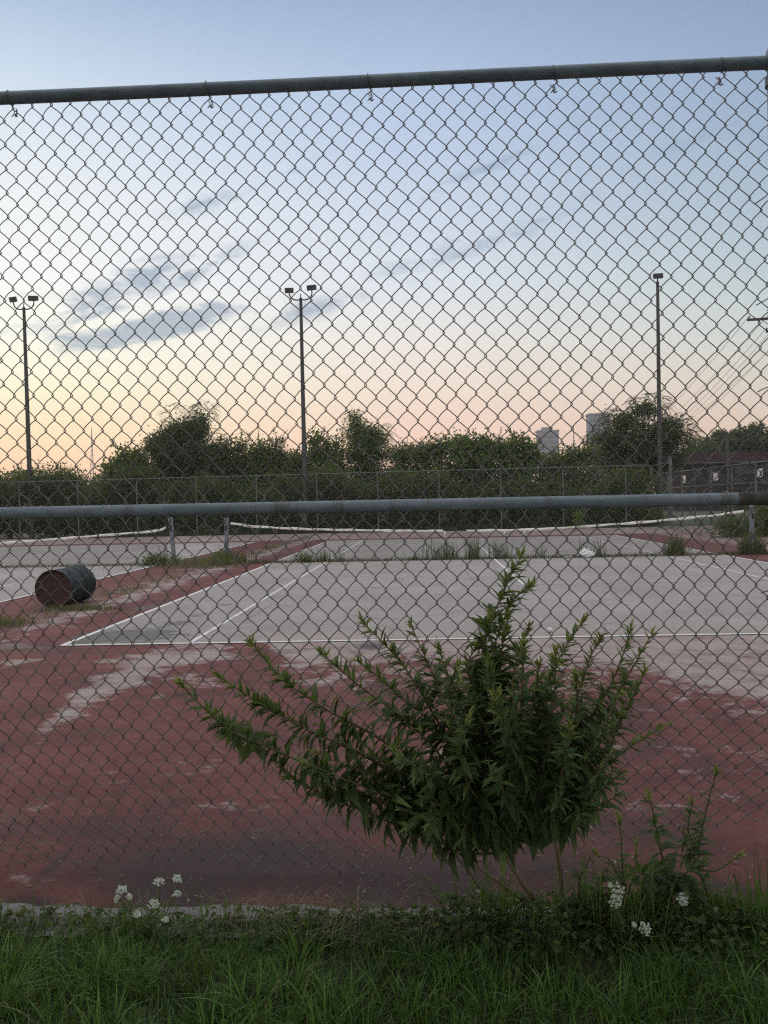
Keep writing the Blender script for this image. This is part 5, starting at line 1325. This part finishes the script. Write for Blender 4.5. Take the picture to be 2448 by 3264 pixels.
tree('net_weed', 'tall single weed standing above the right half of the middle net', 'weed', 1845, YN, [(1843, 1638, 6, 16), (1845, 1660, 4, 10)], m=leaf_bg2, leafL=(.03, .055), dens=.02, depth=.04, group='weeds along the nets', limbs=False, trunk_r=.006)
tree('net_weed', 'dark bushy weed by the red wedge near the right net post', 'weed', 2155, YN + .3, [(2155, 1740, 18, 14), (2150, 1755, 26, 14)], m=leaf_bg, leafL=(.03, .07), dens=.06, depth=.25, group='weeds along the nets', limbs=False, trunk_r=.01)
# plastic bag caught at the foot of the net
def bag():
    c = ground(1865, 1778); c[1] = YN - .12
    n = 16; m = 10; V = []
    for i in range(m):
        for j in range(n):
            t, f = j / n * 2 * math.pi, i / (m - 1); r = math.sin(math.pi * (0.06 + .9 * f)) ** .6
            r *= 1 + rng.normal(0, .16)
            V.append([c[0] + .17 * r * math.cos(t) + .07 * math.sin(5 * f), c[1] + .07 * r * math.sin(t), .004 + .19 * f ** 1.2 * (1 + .35 * math.cos(t)) ])
    F = [[i * n + j, i * n + (j + 1) % n, (i + 1) * n + (j + 1) % n, (i + 1) * n + j] for i in range(m - 1) for j in range(n)]
    tag(MB().add(V, F).build('plastic_bag', plastic_m, smooth=False), 'crumpled white plastic bag lying against the middle net', 'bag')
    V2 = []
    c2 = ground(1832, 1786); n = 8
    for i in range(n):
        for j in range(n): V2.append([c2[0] - .12 + .2 * i / (n - 1), YN - .2 + .10 * j / (n - 1), .012 + .04 * abs(math.sin(i * 1.7) * math.cos(j * 2.3)) + rng.uniform(0, .012)])
    F = [[i * n + j, i * n + j + 1, (i + 1) * n + j + 1, (i + 1) * n + j] for i in range(n - 1) for j in range(n - 1)]
    tag(MB().add(V2, F).build('paper_scrap', plastic_m), 'flat white paper scrap left of the plastic bag', 'litter')
    c3 = ground(1753, 2018); k, l = 16, 10; r = .028
    V = [[c3[0] + r * math.sin(math.pi * i / l) * math.cos(2 * math.pi * j / k), c3[1] + r * math.sin(math.pi * i / l) * math.sin(2 * math.pi * j / k), r * 1.02 + .006 + r * math.cos(math.pi * i / l) * .96] for i in range(l + 1) for j in range(k)]
    F = [[i * k + j, (i + 1) * k + j, (i + 1) * k + (j + 1) % k, i * k + (j + 1) % k] for i in range(l) for j in range(k)]
    tag(MB().add(V, F).build('ball', plastic_m, smooth=True), 'small white ball lying on the near baseline', 'ball')
bag()

# ------------------------------------------------------------------ evening haze over everything
def haze():
    m = bpy.data.materials.new('evening_haze'); m.use_nodes = True; t = NT(m.node_tree); t.n.clear()
    v = t.new('ShaderNodeVolumePrincipled'); v.inputs['Color'].default_value = (0.92, 0.93, 0.96, 1); v.inputs['Density'].default_value = HAZE; v.inputs['Anisotropy'].default_value = 0.35
    o_ = t.new('ShaderNodeOutputMaterial'); t.l.new(v.outputs[0], o_.inputs['Volume'])
    b = MB().box([0, 295, 39], (460, 365, 41)).build('haze', m); tag(b, kind='stuff')
HAZE = 0.00055
haze()
